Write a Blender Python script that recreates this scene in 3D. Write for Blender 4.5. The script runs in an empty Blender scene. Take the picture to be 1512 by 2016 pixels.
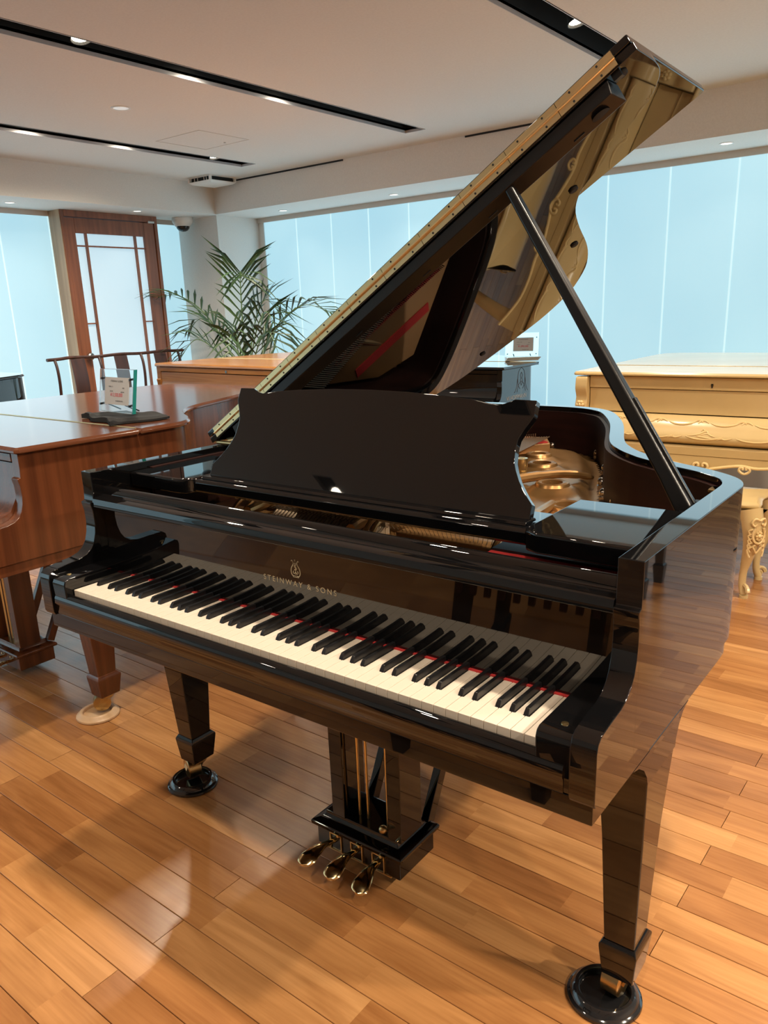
import bpy, bmesh, math, random
from mathutils import Vector, Matrix
random.seed(7)
PI = math.pi
scn = bpy.context.scene
COL = scn.collection

# ------------------------------------------------------------------ camera, light, exposure
YAW = math.radians(1.005)                      # the black piano is turned this much against the room
cd = bpy.data.cameras.new('camera'); cam = bpy.data.objects.new('camera', cd); COL.objects.link(cam)
def set_cam():
    rows = CAM_R
    m = Matrix(((rows[0][0], -rows[1][0], -rows[2][0], CAM_C[0]),
                (rows[0][1], -rows[1][1], -rows[2][1], CAM_C[1]),
                (rows[0][2], -rows[1][2], -rows[2][2], CAM_C[2]), (0, 0, 0, 1)))
    cam.matrix_world = m
    cd.sensor_fit = 'VERTICAL'; cd.sensor_height = 24; cd.lens = 24 * 1536.435 / 2016
    cd.shift_x = -(758.241 - 756) / 2016; cd.shift_y = (1062.67 - 1008) / 2016
    cd.clip_start = 0.05; cd.clip_end = 60
CAM_C = (1.69289, -0.91780, 1.33866)
CAM_R = ((0.7879185, 0.6147853, -0.0349785), (0.1473377, -0.2433747, -0.9586763), (-0.5978930, 0.7502051, -0.2823405))
set_cam(); scn.camera = cam
scn.view_settings.view_transform = 'Standard'; scn.view_settings.look = 'None'
scn.view_settings.gamma = 1; scn.view_settings.use_curve_mapping = False
scn.view_settings.exposure = 0.0
w = bpy.data.worlds.new('world'); scn.world = w; w.use_nodes = True
w.node_tree.nodes['Background'].inputs[0].default_value = (0.6, 0.8, 1, 1)
w.node_tree.nodes['Background'].inputs[1].default_value = 0.3
WARM = (1.0, 0.85, 0.66)
SPOT_W = 128.0
WIN_E = 0.87
for nm_, loc_, rot_, sx_, sy_, pw_ in (('daylight_back', (.06, 4.94, 1.34), (-math.pi / 2, 0, 0), 8.9, 1.72, 32), ('daylight_left', (-5.03, -.75, 1.16), (0, -math.pi / 2, 0), 2.05, 7.4, 30)):
    a_ = bpy.data.lights.new(nm_, 'AREA'); a_.shape = 'RECTANGLE'; a_.size = sx_; a_.size_y = sy_; a_.energy = pw_; a_.color = (0.66, 0.88, 1.0)
    o_ = bpy.data.objects.new(nm_, a_); COL.objects.link(o_); o_.location = loc_; o_.rotation_euler = rot_

# ------------------------------------------------------------------ materials
def mat(name, col, rough=0.5, metal=0.0, ior=1.5, emit=None, es=1.0, trans=0.0, coat=0.0, spec=None):
    m = bpy.data.materials.new(name); m.use_nodes = True
    b = m.node_tree.nodes['Principled BSDF']
    b.inputs['Base Color'].default_value = (*col, 1); b.inputs['Roughness'].default_value = rough
    b.inputs['Metallic'].default_value = metal; b.inputs['IOR'].default_value = ior
    b.inputs['Transmission Weight'].default_value = trans
    b.inputs['Coat Weight'].default_value = coat
    if emit: b.inputs['Emission Color'].default_value = (*emit, 1); b.inputs['Emission Strength'].default_value = es
    return m
def noise_col(m, c1, c2, scale=(5, 5, 5), detail=4, lo=0.35, hi=0.65, bump=0.0, distort=0.0, coord='Object', extra=None):
    nt = m.node_tree; b = nt.nodes['Principled BSDF']
    tc = nt.nodes.new('ShaderNodeTexCoord'); mp = nt.nodes.new('ShaderNodeMapping'); mp.inputs['Scale'].default_value = scale
    nz = nt.nodes.new('ShaderNodeTexNoise'); nz.inputs['Scale'].default_value = 1; nz.inputs['Detail'].default_value = detail
    nz.inputs['Distortion'].default_value = distort
    rp = nt.nodes.new('ShaderNodeValToRGB')
    rp.color_ramp.elements[0].position = lo; rp.color_ramp.elements[0].color = (*c1, 1)
    rp.color_ramp.elements[1].position = hi; rp.color_ramp.elements[1].color = (*c2, 1)
    nt.links.new(tc.outputs[coord], mp.inputs['Vector']); nt.links.new(mp.outputs[0], nz.inputs['Vector'])
    nt.links.new(nz.outputs['Fac'], rp.inputs['Fac']); nt.links.new(rp.outputs[0], b.inputs['Base Color'])
    if bump:
        bp = nt.nodes.new('ShaderNodeBump'); bp.inputs['Strength'].default_value = bump; bp.inputs['Distance'].default_value = 0.002
        nt.links.new(nz.outputs['Fac'], bp.inputs['Height']); nt.links.new(bp.outputs[0], b.inputs['Normal'])
    return m
LACQ = mat('black_lacquer', (0.003, 0.003, 0.0034), 0.02, ior=1.58)
SATIN = mat('black_satin', (0.007, 0.007, 0.0075), 0.30, ior=1.45)
EBONY = mat('ebony_key', (0.008, 0.008, 0.009), 0.28, ior=1.5)
IVORY = mat('ivory_key', (0.62, 0.545, 0.455), 0.25)
RED = mat('red_felt', (0.42, 0.02, 0.02), 0.9)
BRASS = mat('polished_brass', (0.92, 0.73, 0.39), 0.30, 1.0)
OLDBRASS = mat('aged_brass', (0.52, 0.38, 0.18), 0.3, 1.0)
BRASSP = mat('pedal_brass', (0.90, 0.68, 0.34), 0.10, 1.0)
BRASSLINE = mat('brass_inlay', (0.55, 0.46, 0.30), 0.4, 0.6)
GOLD = noise_col(mat('bronze_plate', (0.5, 0.3, 0.1), 0.30, 0.75), (0.33, 0.175, 0.062), (0.42, 0.235, 0.088), (6, 6, 6))
DKGOLD = mat('bronze_dark', (0.30, 0.16, 0.06), 0.42, 0.45)
CHROME = mat('steel_pin', (0.55, 0.52, 0.48), 0.22, 1.0)
STRING = mat('copper_string', (0.20, 0.13, 0.08), 0.4, 0.8)
MAHOG = noise_col(mat('dark_mahogany', (0.05, 0.015, 0.01), 0.6, ior=1.3), (0.014, 0.004, 0.003), (0.024, 0.0065, 0.0045), (3, 3, 40))
SBOARD = noise_col(mat('spruce_board', (0.3, 0.15, 0.05), 0.5), (0.10, 0.045, 0.016), (0.14, 0.065, 0.022), (40, 3, 3))
FELTTAN = mat('tan_felt', (0.32, 0.24, 0.16), 0.9)
BROWN = noise_col(mat('brown_walnut', (0.25, 0.08, 0.03), 0.22, ior=1.6), (0.072, 0.022, 0.009), (0.145, 0.046, 0.017), (34, 34, 0.9), 5, 0.3, 0.7)
BROWNH = noise_col(mat('brown_walnut_flat', (0.25, 0.08, 0.03), 0.14, ior=1.5), (0.095, 0.031, 0.014), (0.135, 0.046, 0.021), (34, 1.2, 34), 5, 0.3, 0.7)
OAK = noise_col(mat('golden_oak', (0.5, 0.22, 0.06), 0.18, ior=1.6), (0.29, 0.115, 0.028), (0.45, 0.205, 0.058), (1.6, 8, 26), 5, 0.3, 0.7, distort=1.5)
CREAM = noise_col(mat('cream_paint', (0.58, 0.42, 0.20), 0.24, ior=1.42), (0.57, 0.415, 0.19), (0.63, 0.465, 0.225), (3, 3, 3))
GILT = mat('cream_gilt', (0.74, 0.55, 0.26), 0.3)
DKWOOD = noise_col(mat('dark_brown_wood', (0.06, 0.02, 0.012), 0.35), (0.026, 0.010, 0.007), (0.052, 0.018, 0.011), (20, 20, 2))
DOORW = noise_col(mat('door_cherry', (0.2, 0.06, 0.025), 0.4), (0.17, 0.055, 0.022), (0.27, 0.090, 0.037), (26, 26, 1.5), 5)
JAMB = noise_col(mat('door_frame_lit_side', (0.42, 0.27, 0.16), 0.5), (0.36, 0.22, 0.13), (0.46, 0.30, 0.18), (26, 26, 1.5), 5)  # lighter brown: window light on the frame's side face, put into the colour
CEIL = noise_col(mat('ceiling_paper', (0.75, 0.70, 0.64), 0.9), (0.70, 0.685, 0.655), (0.73, 0.715, 0.685), (90, 90, 90), bump=0.12)
WALL = noise_col(mat('wall_paper', (0.72, 0.69, 0.64), 0.85), (0.69, 0.675, 0.64), (0.73, 0.715, 0.68), (120, 120, 120), bump=0.12)
TRIMM = mat('beige_trim', (0.62, 0.58, 0.53), 0.6)
WHITE = mat('white_plastic', (0.78, 0.77, 0.74), 0.45)
SLOTK = mat('slot_black', (0.006, 0.006, 0.006), 0.7)
SLOTW = mat('slot_lip', (0.55, 0.56, 0.58), 0.5)
DARK = mat('dark_gap', (0.012, 0.011, 0.010), 0.8)
PAPER = mat('card_paper', (0.46, 0.45, 0.44), 0.7)
INK = mat('card_ink', (0.05, 0.05, 0.05), 0.8)
REDINK = mat('card_red_ink', (0.55, 0.03, 0.05), 0.7)
CLOTH = mat('black_cloth', (0.010, 0.010, 0.011), 0.95)
LEAF = noise_col(mat('palm_leaf', (0.05, 0.12, 0.03), 0.45), (0.014, 0.040, 0.013), (0.042, 0.090, 0.024), (4, 4, 4))
STEMG = mat('palm_stem', (0.11, 0.19, 0.05), 0.5)
SOIL = mat('soil', (0.03, 0.02, 0.012), 0.95)
TERRA = mat('planter_glaze', (0.55, 0.52, 0.47), 0.4)
LAMPG = mat('lamp_glow', (1, 1, 1), 0.5, emit=(1.0, 0.88, 0.68), es=16.0)
LAMPS_ = mat('lamp_glow_soft', (1, 1, 1), 0.5, emit=(1.0, 0.93, 0.80), es=1.6)
GLASSC = mat('clear_glass', (0.90, 0.98, 0.97), 0.0, ior=1.3, trans=1.0)
GLASSE = mat('glass_edge', (0.02, 0.22, 0.20), 0.1, ior=1.5)
DOME = mat('smoked_dome', (0.02, 0.02, 0.022), 0.05)
CUPK = mat('black_cup', (0.010, 0.010, 0.011), 0.09, ior=1.7)
CUPW = noise_col(mat('beech_cup', (0.6, 0.38, 0.2), 0.4), (0.55, 0.34, 0.18), (0.66, 0.44, 0.25), (4, 30, 4))
BAGM = mat('glossy_catalogue', (0.45, 0.42, 0.36), 0.12)
CABLE = mat('black_cable', (0.01, 0.01, 0.01), 0.5)
def frosted(name, k):
    m = mat(name, (0.22, 0.27, 0.29), 0.35, emit=(0.50, 0.79, 0.90), es=WIN_E * k)
    nt = m.node_tree; b = nt.nodes['Principled BSDF']
    tc = nt.nodes.new('ShaderNodeTexCoord'); nz = nt.nodes.new('ShaderNodeTexNoise'); nz.inputs['Scale'].default_value = 0.9; nz.inputs['Detail'].default_value = 1
    mx = nt.nodes.new('ShaderNodeMix'); mx.data_type = 'RGBA'
    mx.inputs[6].default_value = (0.32, 0.63, 0.79, 1); mx.inputs[7].default_value = (0.58, 0.90, 0.98, 1)
    nt.links.new(tc.outputs['Object'], nz.inputs['Vector']); nt.links.new(nz.outputs['Fac'], mx.inputs[0]); nt.links.new(mx.outputs[2], b.inputs['Emission Color'])
    return m
FROST = frosted('frosted_window', 1.0)
FROSTL = frosted('frosted_window_side', 0.98)
FROSTD = mat('frosted_door_glass', (0.3, 0.34, 0.36), 0.4, emit=(0.50, 0.72, 0.84), es=0.80)
SEAM = mat('window_seam', (0.3, 0.34, 0.35), 0.4, emit=(0.58, 0.87, 0.93), es=0.93)
def floor_mat(name, stuff=False):
    m = bpy.data.materials.new(name); m.use_nodes = True; nt = m.node_tree; b = nt.nodes['Principled BSDF']
    N = nt.nodes.new; L = nt.links.new
    tc = N('ShaderNodeTexCoord'); oi = N('ShaderNodeObjectInfo'); at = N('ShaderNodeAttribute'); at.attribute_name = 'tint'
    ad = N('ShaderNodeMath'); ad.operation = 'ADD'; L(at.outputs['Fac'], ad.inputs[0])
    if stuff: ad.inputs[1].default_value = 0.13
    else: L(oi.outputs['Random'], ad.inputs[1])
    fr = N('ShaderNodeMath'); fr.operation = 'FRACT'; L(ad.outputs[0], fr.inputs[0])
    mul = N('ShaderNodeMath'); mul.operation = 'MULTIPLY'; mul.inputs[1].default_value = 37.0; L(fr.outputs[0], mul.inputs[0])
    va = N('ShaderNodeVectorMath'); va.operation = 'ADD'; L(tc.outputs['Object'], va.inputs[0]); L(mul.outputs[0], va.inputs[1])
    mp = N('ShaderNodeMapping'); mp.inputs['Scale'].default_value = (1.5, 12, 12); L(va.outputs[0], mp.inputs['Vector'])
    nz = N('ShaderNodeTexNoise'); nz.inputs['Scale'].default_value = 1.0; nz.inputs['Detail'].default_value = 6; nz.inputs['Distortion'].default_value = 1.5; L(mp.outputs[0], nz.inputs['Vector'])
    mp2 = N('ShaderNodeMapping'); mp2.inputs['Scale'].default_value = (5, 130, 130); L(va.outputs[0], mp2.inputs['Vector'])
    n2 = N('ShaderNodeTexNoise'); n2.inputs['Scale'].default_value = 1.0; n2.inputs['Detail'].default_value = 3; L(mp2.outputs[0], n2.inputs['Vector'])
    r1 = N('ShaderNodeValToRGB'); e = r1.color_ramp.elements
    e[0].position = 0; e[0].color = (0.30, 0.128, 0.042, 1); e[1].position = 1; e[1].color = (0.52, 0.270, 0.105, 1)
    k = e.new(0.35); k.color = (0.40, 0.183, 0.063, 1); k = e.new(0.7); k.color = (0.455, 0.222, 0.080, 1)
    L(fr.outputs[0], r1.inputs['Fac'])
    r2 = N('ShaderNodeValToRGB'); e = r2.color_ramp.elements
    e[0].position = 0.3; e[0].color = (0.74, 0.66, 0.58, 1); e[1].position = 0.68; e[1].color = (1.13, 1.12, 1.10, 1); L(nz.outputs['Fac'], r2.inputs['Fac'])
    r3 = N('ShaderNodeValToRGB'); e = r3.color_ramp.elements
    e[0].position = 0.3; e[0].color = (0.88, 0.85, 0.82, 1); e[1].position = 0.6; e[1].color = (1, 1, 1, 1); L(n2.outputs['Fac'], r3.inputs['Fac'])
    m1 = N('ShaderNodeMix'); m1.data_type = 'RGBA'; m1.blend_type = 'MULTIPLY'; m1.inputs[0].default_value = 1; L(r1.outputs[0], m1.inputs[6]); L(r2.outputs[0], m1.inputs[7])
    m2 = N('ShaderNodeMix'); m2.data_type = 'RGBA'; m2.blend_type = 'MULTIPLY'; m2.inputs[0].default_value = 1; L(m1.outputs[2], m2.inputs[6]); L(r3.outputs[0], m2.inputs[7])
    L(m2.outputs[2], b.inputs['Base Color'])
    b.inputs['Roughness'].default_value = 0.25; b.inputs['IOR'].default_value = 1.5
    n3 = N('ShaderNodeTexNoise'); n3.inputs['Scale'].default_value = 9; n3.inputs['Detail'].default_value = 2; L(va.outputs[0], n3.inputs['Vector'])
    bp = N('ShaderNodeBump'); bp.inputs['Strength'].default_value = 0.10; bp.inputs['Distance'].default_value = 0.01; L(n3.outputs['Fac'], bp.inputs['Height']); L(bp.outputs[0], b.inputs['Normal'])
    return m
FLOORM = floor_mat('floor_planks'); FLOORS = floor_mat('floor_planks_far', True)

# ------------------------------------------------------------------ mesh helpers
class MB:
    def __init__(s, T=None): s.v = []; s.f = []; s.T = T
    def add(s, vs, fs):
        o = len(s.v); s.v += [tuple(p) for p in vs]; s.f += [tuple(i + o for i in f) for f in fs]; return s
    def box(s, x0, x1, y0, y1, z0, z1):
        return s.add([(x0, y0, z0), (x1, y0, z0), (x1, y1, z0), (x0, y1, z0), (x0, y0, z1), (x1, y0, z1), (x1, y1, z1), (x0, y1, z1)],
                     [(3, 2, 1, 0), (4, 5, 6, 7), (0, 1, 5, 4), (1, 2, 6, 5), (2, 3, 7, 6), (3, 0, 4, 7)])
    def loft(s, rings, cap=True, closed=True):
        n = len(rings[0]); vs = [p for r in rings for p in r]; fs = []
        for i in range(len(rings) - 1):
            for j in range(n if closed else n - 1):
                k = (j + 1) % n; fs.append((i * n + j, i * n + k, (i + 1) * n + k, (i + 1) * n + j))
        if cap: fs.append(tuple(reversed(range(n)))); fs.append(tuple((len(rings) - 1) * n + j for j in range(n)))
        return s.add(vs, fs)
    def prism(s, pts, z0, z1):                  # pts: xy polygon, counter-clockwise
        return s.loft([[(x, y, z0) for x, y in pts], [(x, y, z1) for x, y in pts]])
    def extx(s, prof, x0, x1):                  # prof: (y, z) polygon pushed along x
        return s.loft([[(x0, y, z) for y, z in prof], [(x1, y, z) for y, z in prof]])
    def exty(s, prof, y0, y1):                  # prof: (x, z) polygon pushed along y
        return s.loft([[(x, y0, z) for x, z in prof], [(x, y1, z) for x, z in prof]])
    def lathe(s, prof, c=(0, 0, 0), n=32, axis='z', cap=True):   # prof: (r, h)
        rings = []
        for r, h in prof:
            ring = []
            for i in range(n):
                a = 2 * PI * i / n; p = (r * math.cos(a), r * math.sin(a), h)
                if axis == 'x': p = (p[2], p[0], p[1])
                if axis == 'y': p = (p[0], p[2], p[1])
                ring.append((c[0] + p[0], c[1] + p[1], c[2] + p[2]))
            rings.append(ring)
        return s.loft(rings, cap)
    def tube(s, path, r, n=8, cap=True):
        P = [Vector(p) for p in path]; rad = r if isinstance(r, (list, tuple)) else [r] * len(P); rings = []
        up = None
        for i, p in enumerate(P):
            t = (P[min(i + 1, len(P) - 1)] - P[max(i - 1, 0)]).normalized()
            if up is None: up = Vector((0, 0, 1)) if abs(t.z) < 0.9 else Vector((1, 0, 0))
            a = t.cross(up).normalized(); b = a.cross(t).normalized(); up = b
            rings.append([tuple(p + rad[i] * (math.cos(2 * PI * k / n) * a + math.sin(2 * PI * k / n) * b)) for k in range(n)])
        return s.loft(rings, cap)
    def bar(s, a, b, wx, wy, side=(1, 0, 0)):   # square bar from a to b
        a, b = Vector(a), Vector(b); t = (b - a).normalized(); u = Vector(side); u = (u - u.dot(t) * t).normalized(); v = t.cross(u)
        ring = lambda p: [tuple(p + su * wx / 2 * u + sv * wy / 2 * v) for su, sv in ((-1, -1), (1, -1), (1, 1), (-1, 1))]
        return s.loft([ring(a), ring(b)])
    def sphere(s, c, r, n=12, m=8, sz=1.0):
        return s.lathe([(max(1e-4, r * math.sin(PI * i / m)), -r * sz * math.cos(PI * i / m)) for i in range(m + 1)], c, n)
    def build(s, name, m, parent=None, bevel=0.0, seg=2, smooth=True, angle=35, loc=None):
        me = bpy.data.meshes.new(name)
        vs = [s.T(*p) for p in s.v] if s.T else s.v
        me.from_pydata(vs, [], s.f); me.materials.append(m)
        bm = bmesh.new(); bm.from_mesh(me); bmesh.ops.recalc_face_normals(bm, faces=bm.faces)
        if smooth:
            for f in bm.faces: f.smooth = True
            for e in bm.edges:
                e.smooth = not (len(e.link_faces) != 2 or e.calc_face_angle(0) > math.radians(angle))
        bm.to_mesh(me); bm.free()
        o = bpy.data.objects.new(name, me); COL.objects.link(o)
        if parent: o.parent = parent
        if loc: o.location = loc
        if bevel:
            bv = o.modifiers.new('bevel', 'BEVEL'); bv.width = bevel; bv.segments = seg; bv.limit_method = 'ANGLE'; bv.angle_limit = math.radians(40)
            bv.harden_normals = True
        return o
def empty(name, loc=(0, 0, 0), rz=0.0, label=None, cat=None, group=None):
    o = bpy.data.objects.new(name, None); COL.objects.link(o); o.location = loc; o.rotation_euler = (0, 0, rz); o.empty_display_size = 0.05
    return tag(o, label, cat, group)
def tag(o, label=None, cat=None, group=None, kind=None):
    if label: o['label'] = label
    if cat: o['category'] = cat
    if group: o['group'] = group
    if kind: o['kind'] = kind
    return o
def struct(o): o['kind'] = 'structure'; return o
def smooth_path(pts, n=6, closed=False):
    out = []; m = len(pts)
    P = [Vector(p) for p in pts]
    rng = range(m) if closed else range(m - 1)
    for i in rng:
        p0 = P[(i - 1) % m] if closed or i > 0 else P[0]; p1 = P[i]; p2 = P[(i + 1) % m]; p3 = P[(i + 2) % m] if closed or i + 2 < m else P[-1]
        for k in range(n):
            t = k / n
            out.append(tuple(0.5 * ((2 * p1) + (p2 - p0) * t + (2 * p0 - 5 * p1 + 4 * p2 - p3) * t * t + (3 * p1 - p0 - 3 * p2 + p3) * t ** 3)))
    if not closed: out.append(tuple(P[-1]))
    return out
def offset_open(path, d):                        # offset a 2D open path to its left by d
    out = []
    for i in range(len(path)):
        a = Vector(path[max(i - 1, 0)]); b = Vector(path[min(i + 1, len(path) - 1)]); t = (b - a).normalized()
        out.append((path[i][0] - t.y * d, path[i][1] + t.x * d))
    return out
def text(name, s, size, m, parent, mtx, extrude=0.0003, align='CENTER', sx=1.0, spacing=1.0):
    cu = bpy.data.curves.new(name, 'FONT'); cu.body = s; cu.size = size; cu.align_x = align; cu.extrude = extrude; cu.space_character = spacing
    o = bpy.data.objects.new(name, cu); COL.objects.link(o)
    dg = bpy.context.evaluated_depsgraph_get(); me = bpy.data.meshes.new_from_object(o.evaluated_get(dg)); bpy.data.objects.remove(o)
    me.materials.clear(); me.materials.append(m); me.transform(mtx @ Matrix.Diagonal((sx, 1, 1, 1)))
    o = bpy.data.objects.new(name, me); COL.objects.link(o)
    if parent: o.parent = parent
    return o
def frame_mtx(o, x, y):                          # text plane: origin o, right x, up y
    x = Vector(x).normalized(); y = Vector(y).normalized(); z = x.cross(y)
    return Matrix(((x.x, y.x, z.x, o[0]), (x.y, y.y, z.y, o[1]), (x.z, y.z, z.z, o[2]), (0, 0, 0, 1)))

# ------------------------------------------------------------------ the room
XW, YW, XE, YS = -5.06, 4.97, 4.6, -4.6          # left glass wall, back glass wall, right wall, wall behind the camera
CZ, SZ = 2.524, 2.26                              # ceiling, soffit
SOFX, SOFY = -4.435, 4.379                        # soffit faces
COLX, COLY = -4.483, 4.43                         # corner column
SLOTS = [-3.51, -1.81, -0.102, 1.60, 3.30]
SW = 0.085; SY1 = 3.98; SY0 = .25
# floor: base, planks in running bond
struct(MB().box(XW - .3, XE + .2, YS - .2, YW + .3, -0.12, -0.012).build('floor', DARK, smooth=False))
FLOOR = bpy.data.objects['floor']
P0, PW, PL = -0.3235, 0.0872, 1.80
blocks = []
for k in range(8):
    cuts = [0]; 
    while cuts[-1] < PL - 0.75: cuts.append(cuts[-1] + random.uniform(0.36, 0.62))
    cuts.append(PL); blocks.append(cuts)
def plank_mesh(cuts, name, x0=0.0, x1=PL):
    g = 0.0008; bv = 0.0009; vs = []; fs = []; tint = []
    cs = [max(x0, c) for c in cuts if c < x1] + [x1]
    cs = sorted(set(cs)); cs = [x0] + [c for c in cs if x0 + .02 < c < x1 - .02] + [x1]
    ys = (g, g + bv, PW - g - bv, PW - g); zs = (-0.012, 0, 0, -0.012)
    for c_i in range(len(cs) - 1):
        t = random.random()
        a, b = cs[c_i] + (0.0009 if c_i == 0 else 0), cs[c_i + 1] - (0.0009 if c_i == len(cs) - 2 else 0)
        o = len(vs)
        for x in (a, b): vs += [(x, ys[0], -0.012), (x, ys[0], -bv), (x, ys[1], 0), (x, ys[2], 0), (x, ys[3], -bv), (x, ys[3], -0.012)]
        for j in range(5): fs.append((o + j, o + 6 + j, o + 7 + j, o + 1 + j)); tint.append(t)
        fs.append(tuple(o + j for j in range(6))); tint.append(t); fs.append(tuple(o + 11 - j for j in range(6))); tint.append(t)
    return vs, fs, tint
def finish_plank(vs, fs, tint, name, m):
    me = bpy.data.meshes.new(name); me.from_pydata(vs, [], fs); me.materials.append(m)
    at = me.attributes.new('tint', 'FLOAT', 'FACE')
    for i, t in enumerate(tint): at.data[i].value = t
    return me
pmesh = [finish_plank(*plank_mesh(c, 'plank'), 'plank', FLOORM) for c in blocks]
cells = []
r0 = int((YS - P0) / PW) - 1; r1 = int((YW - P0) / PW) + 1
for r in range(r0, r1 + 1):
    off = 0.375 if r % 2 == 0 else 1.2725
    n0 = math.floor((XW - off) / PL)
    x = off + n0 * PL
    while x < XE:
        cells.append((x, P0 + r * PW)); x += PL
def seen(c):
    cx, cy = c[0] + PL / 2, c[1]
    dx, dy = cx - CAM_C[0], cy - CAM_C[1]; fw = Vector((CAM_R[2][0], CAM_R[2][1])).normalized()
    d = math.hypot(dx, dy); ok = (dx * fw.x + dy * fw.y) > 0.72 * d - 1.2
    return (0 if ok else 100) + d
cells.sort(key=seen)
ch = []
for i, (x, y) in enumerate(cells):
    if i < 290:
        o = bpy.data.objects.new('plank', pmesh[random.randrange(8)]); COL.objects.link(o); o.location = (x, y, 0); o.parent = FLOOR
    else: ch.append((x, y))
vs, fs, tt = [], [], []
for x, y in ch:
    a, b, t = plank_mesh(random.choice(blocks), ''); o = len(vs)
    vs += [(p[0] + x, p[1] + y, p[2]) for p in a]; fs += [tuple(i + o for i in f) for f in b]; tt += t
fo = bpy.data.objects.new('planks_far', finish_plank(vs, fs, tt, 'planks_far', FLOORS)); COL.objects.link(fo); fo.parent = FLOOR; fo['kind'] = 'stuff'
# ceiling with slots cut out
cm = MB(); xs = [SOFX - .6]
edges = []
for sx in SLOTS: edges += [(sx - SW, sx + SW)]
px = XW - .3
for a, b in edges:
    cm.box(px, a, YS - .2, YW + .3, CZ, CZ + .03); cm.box(a, b, SY1, YW + .3, CZ, CZ + .03); cm.box(a, b, YS - .2, -4.0, CZ, CZ + .03); cm.box(a, b, -1.97, SY0 if px < -2.5 else -1.2, CZ, CZ + .03); px = b
cm.box(px, XE + .2, YS - .2, YW + .3, CZ, CZ + .03)
CEILO = struct(cm.build('ceiling', CEIL, smooth=False))
# soffits (trims) around the two glazed sides
struct(MB().box(XW - .3, SOFX, YS - .2, YW + .3, SZ, CZ).build('trim_1', WALL, smooth=False))
struct(MB().box(SOFX, XE + .2, SOFY, YW + .3, SZ, CZ).build('trim_2', WALL, smooth=False))
struct(MB().box(COLX, XE, YW - .02, YW + .2, SZ - .042, SZ).build('trim_3', TRIMM, smooth=False))
struct(MB().box(XW - .2, XW, YS, 3.045, SZ - .042, SZ).build('trim_4', TRIMM, smooth=False))
struct(MB().box(XW - .2, XW, 4.036, COLY, SZ - .042, SZ).build('trim_5', TRIMM, smooth=False))
struct(MB().box(XW - .3, COLX, COLY, YW + .3, 0, SZ).build('wall_corner', WALL, smooth=False))
struct(MB().box(XE, XE + .2, YS - .2, YW + .3, 0, CZ).build('wall_right', WALL, smooth=False))
struct(MB().box(XW - .3, XE + .2, YS - .2, YS, 0, CZ).build('wall_front', WALL, smooth=False))
# glazed walls: one frosted pane after another, thin bright seams
def glazing(name, axis, plane, a, b, pitch, ref, m, z0=0.10):
    n = 0; root = None
    s = ref - math.ceil((ref - a) / pitch) * pitch
    base = MB()
    if axis == 'y': base.box(a, b, plane - .004, plane + .06, 0, z0)
    else: base.box(plane - .06, plane - .03, a, b, 0, z0)
    root = struct(base.build(name, TRIMM, smooth=False))
    while s < b:
        p, q = max(s, a) + .006, min(s + pitch, b) - .006
        if q - p > .03:
            g = MB()
            if axis == 'y': g.box(p, q, plane, plane + .012, z0, SZ - .042)
            else: g.box(plane - .012, plane, p, q, z0, SZ - .042)
            g.build('pane', m, root, smooth=False)
        if s > a + .02:
            g = MB()
            if axis == 'y': g.box(s - .006, s + .006, plane - .002, plane + .012, z0, SZ - .042)
            else: g.box(plane - .012, plane + .002, s - .006, s + .006, z0, SZ - .042)
            g.build('pane_seam', SEAM, root, smooth=False)
        s += pitch
    return root
glazing('window_1', 'y', YW, COLX + .07, XE, .4505, 0.097, FROST, .45)
glazing('window_2', 'x', XW, YS, 3.04, .45, 2.583, FROSTL)
glazing('window_3', 'x', XW, 4.036, COLY, .45, 4.9, FROSTL)
struct(MB().box(COLX, COLX + .07, YW, YW + .05, 0, SZ).build('trim_6', WHITE, smooth=False))
# door
DX = XW + .18
dr = struct(MB().box(XW - .05, DX, 3.045, 3.078, 0, SZ).box(XW - .05, DX, 4.002, 4.036, 0, SZ).box(XW - .05, DX, 3.078, 4.002, 2.206, SZ).build('door_1', DOORW, bevel=.003, smooth=False))
MB().box(XW - .05, DX - .006, 3.040, 3.0455, 0, SZ - .001).build('frame_side', JAMB, dr, smooth=False)
lf = MB(); DZ = 2.200; A0, A1, B0, B1 = 3.082, 3.174, 3.885, 3.998
lf.box(DX - .055, DX - .010, A0, A1, .01, DZ).box(DX - .055, DX - .010, B0, B1, .01, DZ).box(DX - .055, DX - .010, A1, B0, 2.077, DZ).box(DX - .055, DX - .010, A1, B0, .01, .20)
lf.build('door_leaf', DOORW, dr, bevel=.003, smooth=False)
MB().box(DX - .045, DX - .038, A1, B0, .20, 2.077).build('pane', FROSTD, dr, smooth=False)
for y in (3.277, 3.785): MB().box(DX - .045, DX - .014, y - .009, y + .009, .20, 2.077).build('muntin', DOORW, dr, smooth=False)
for a, b, z in ((A1, B0, 1.972), (A1, 3.268, 1.313), (3.794, B0, 1.313)): MB().box(DX - .045, DX - .016, a, b, z - .006, z + .006).build('muntin', DOORW, dr, smooth=False)
MB().lathe([(.012, 0), (.012, .03), (.030, .035), (.034, .05), (.030, .068), (.02, .075)], (DX - .010, 3.125, 1.03), 20, 'x').build('door_knob', CHROME, dr)
MB().box(DX - .02, DX + .012, 3.925, 3.998, 2.196, 2.216).build('door_hinge', CHROME, dr, bevel=.003)
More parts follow.
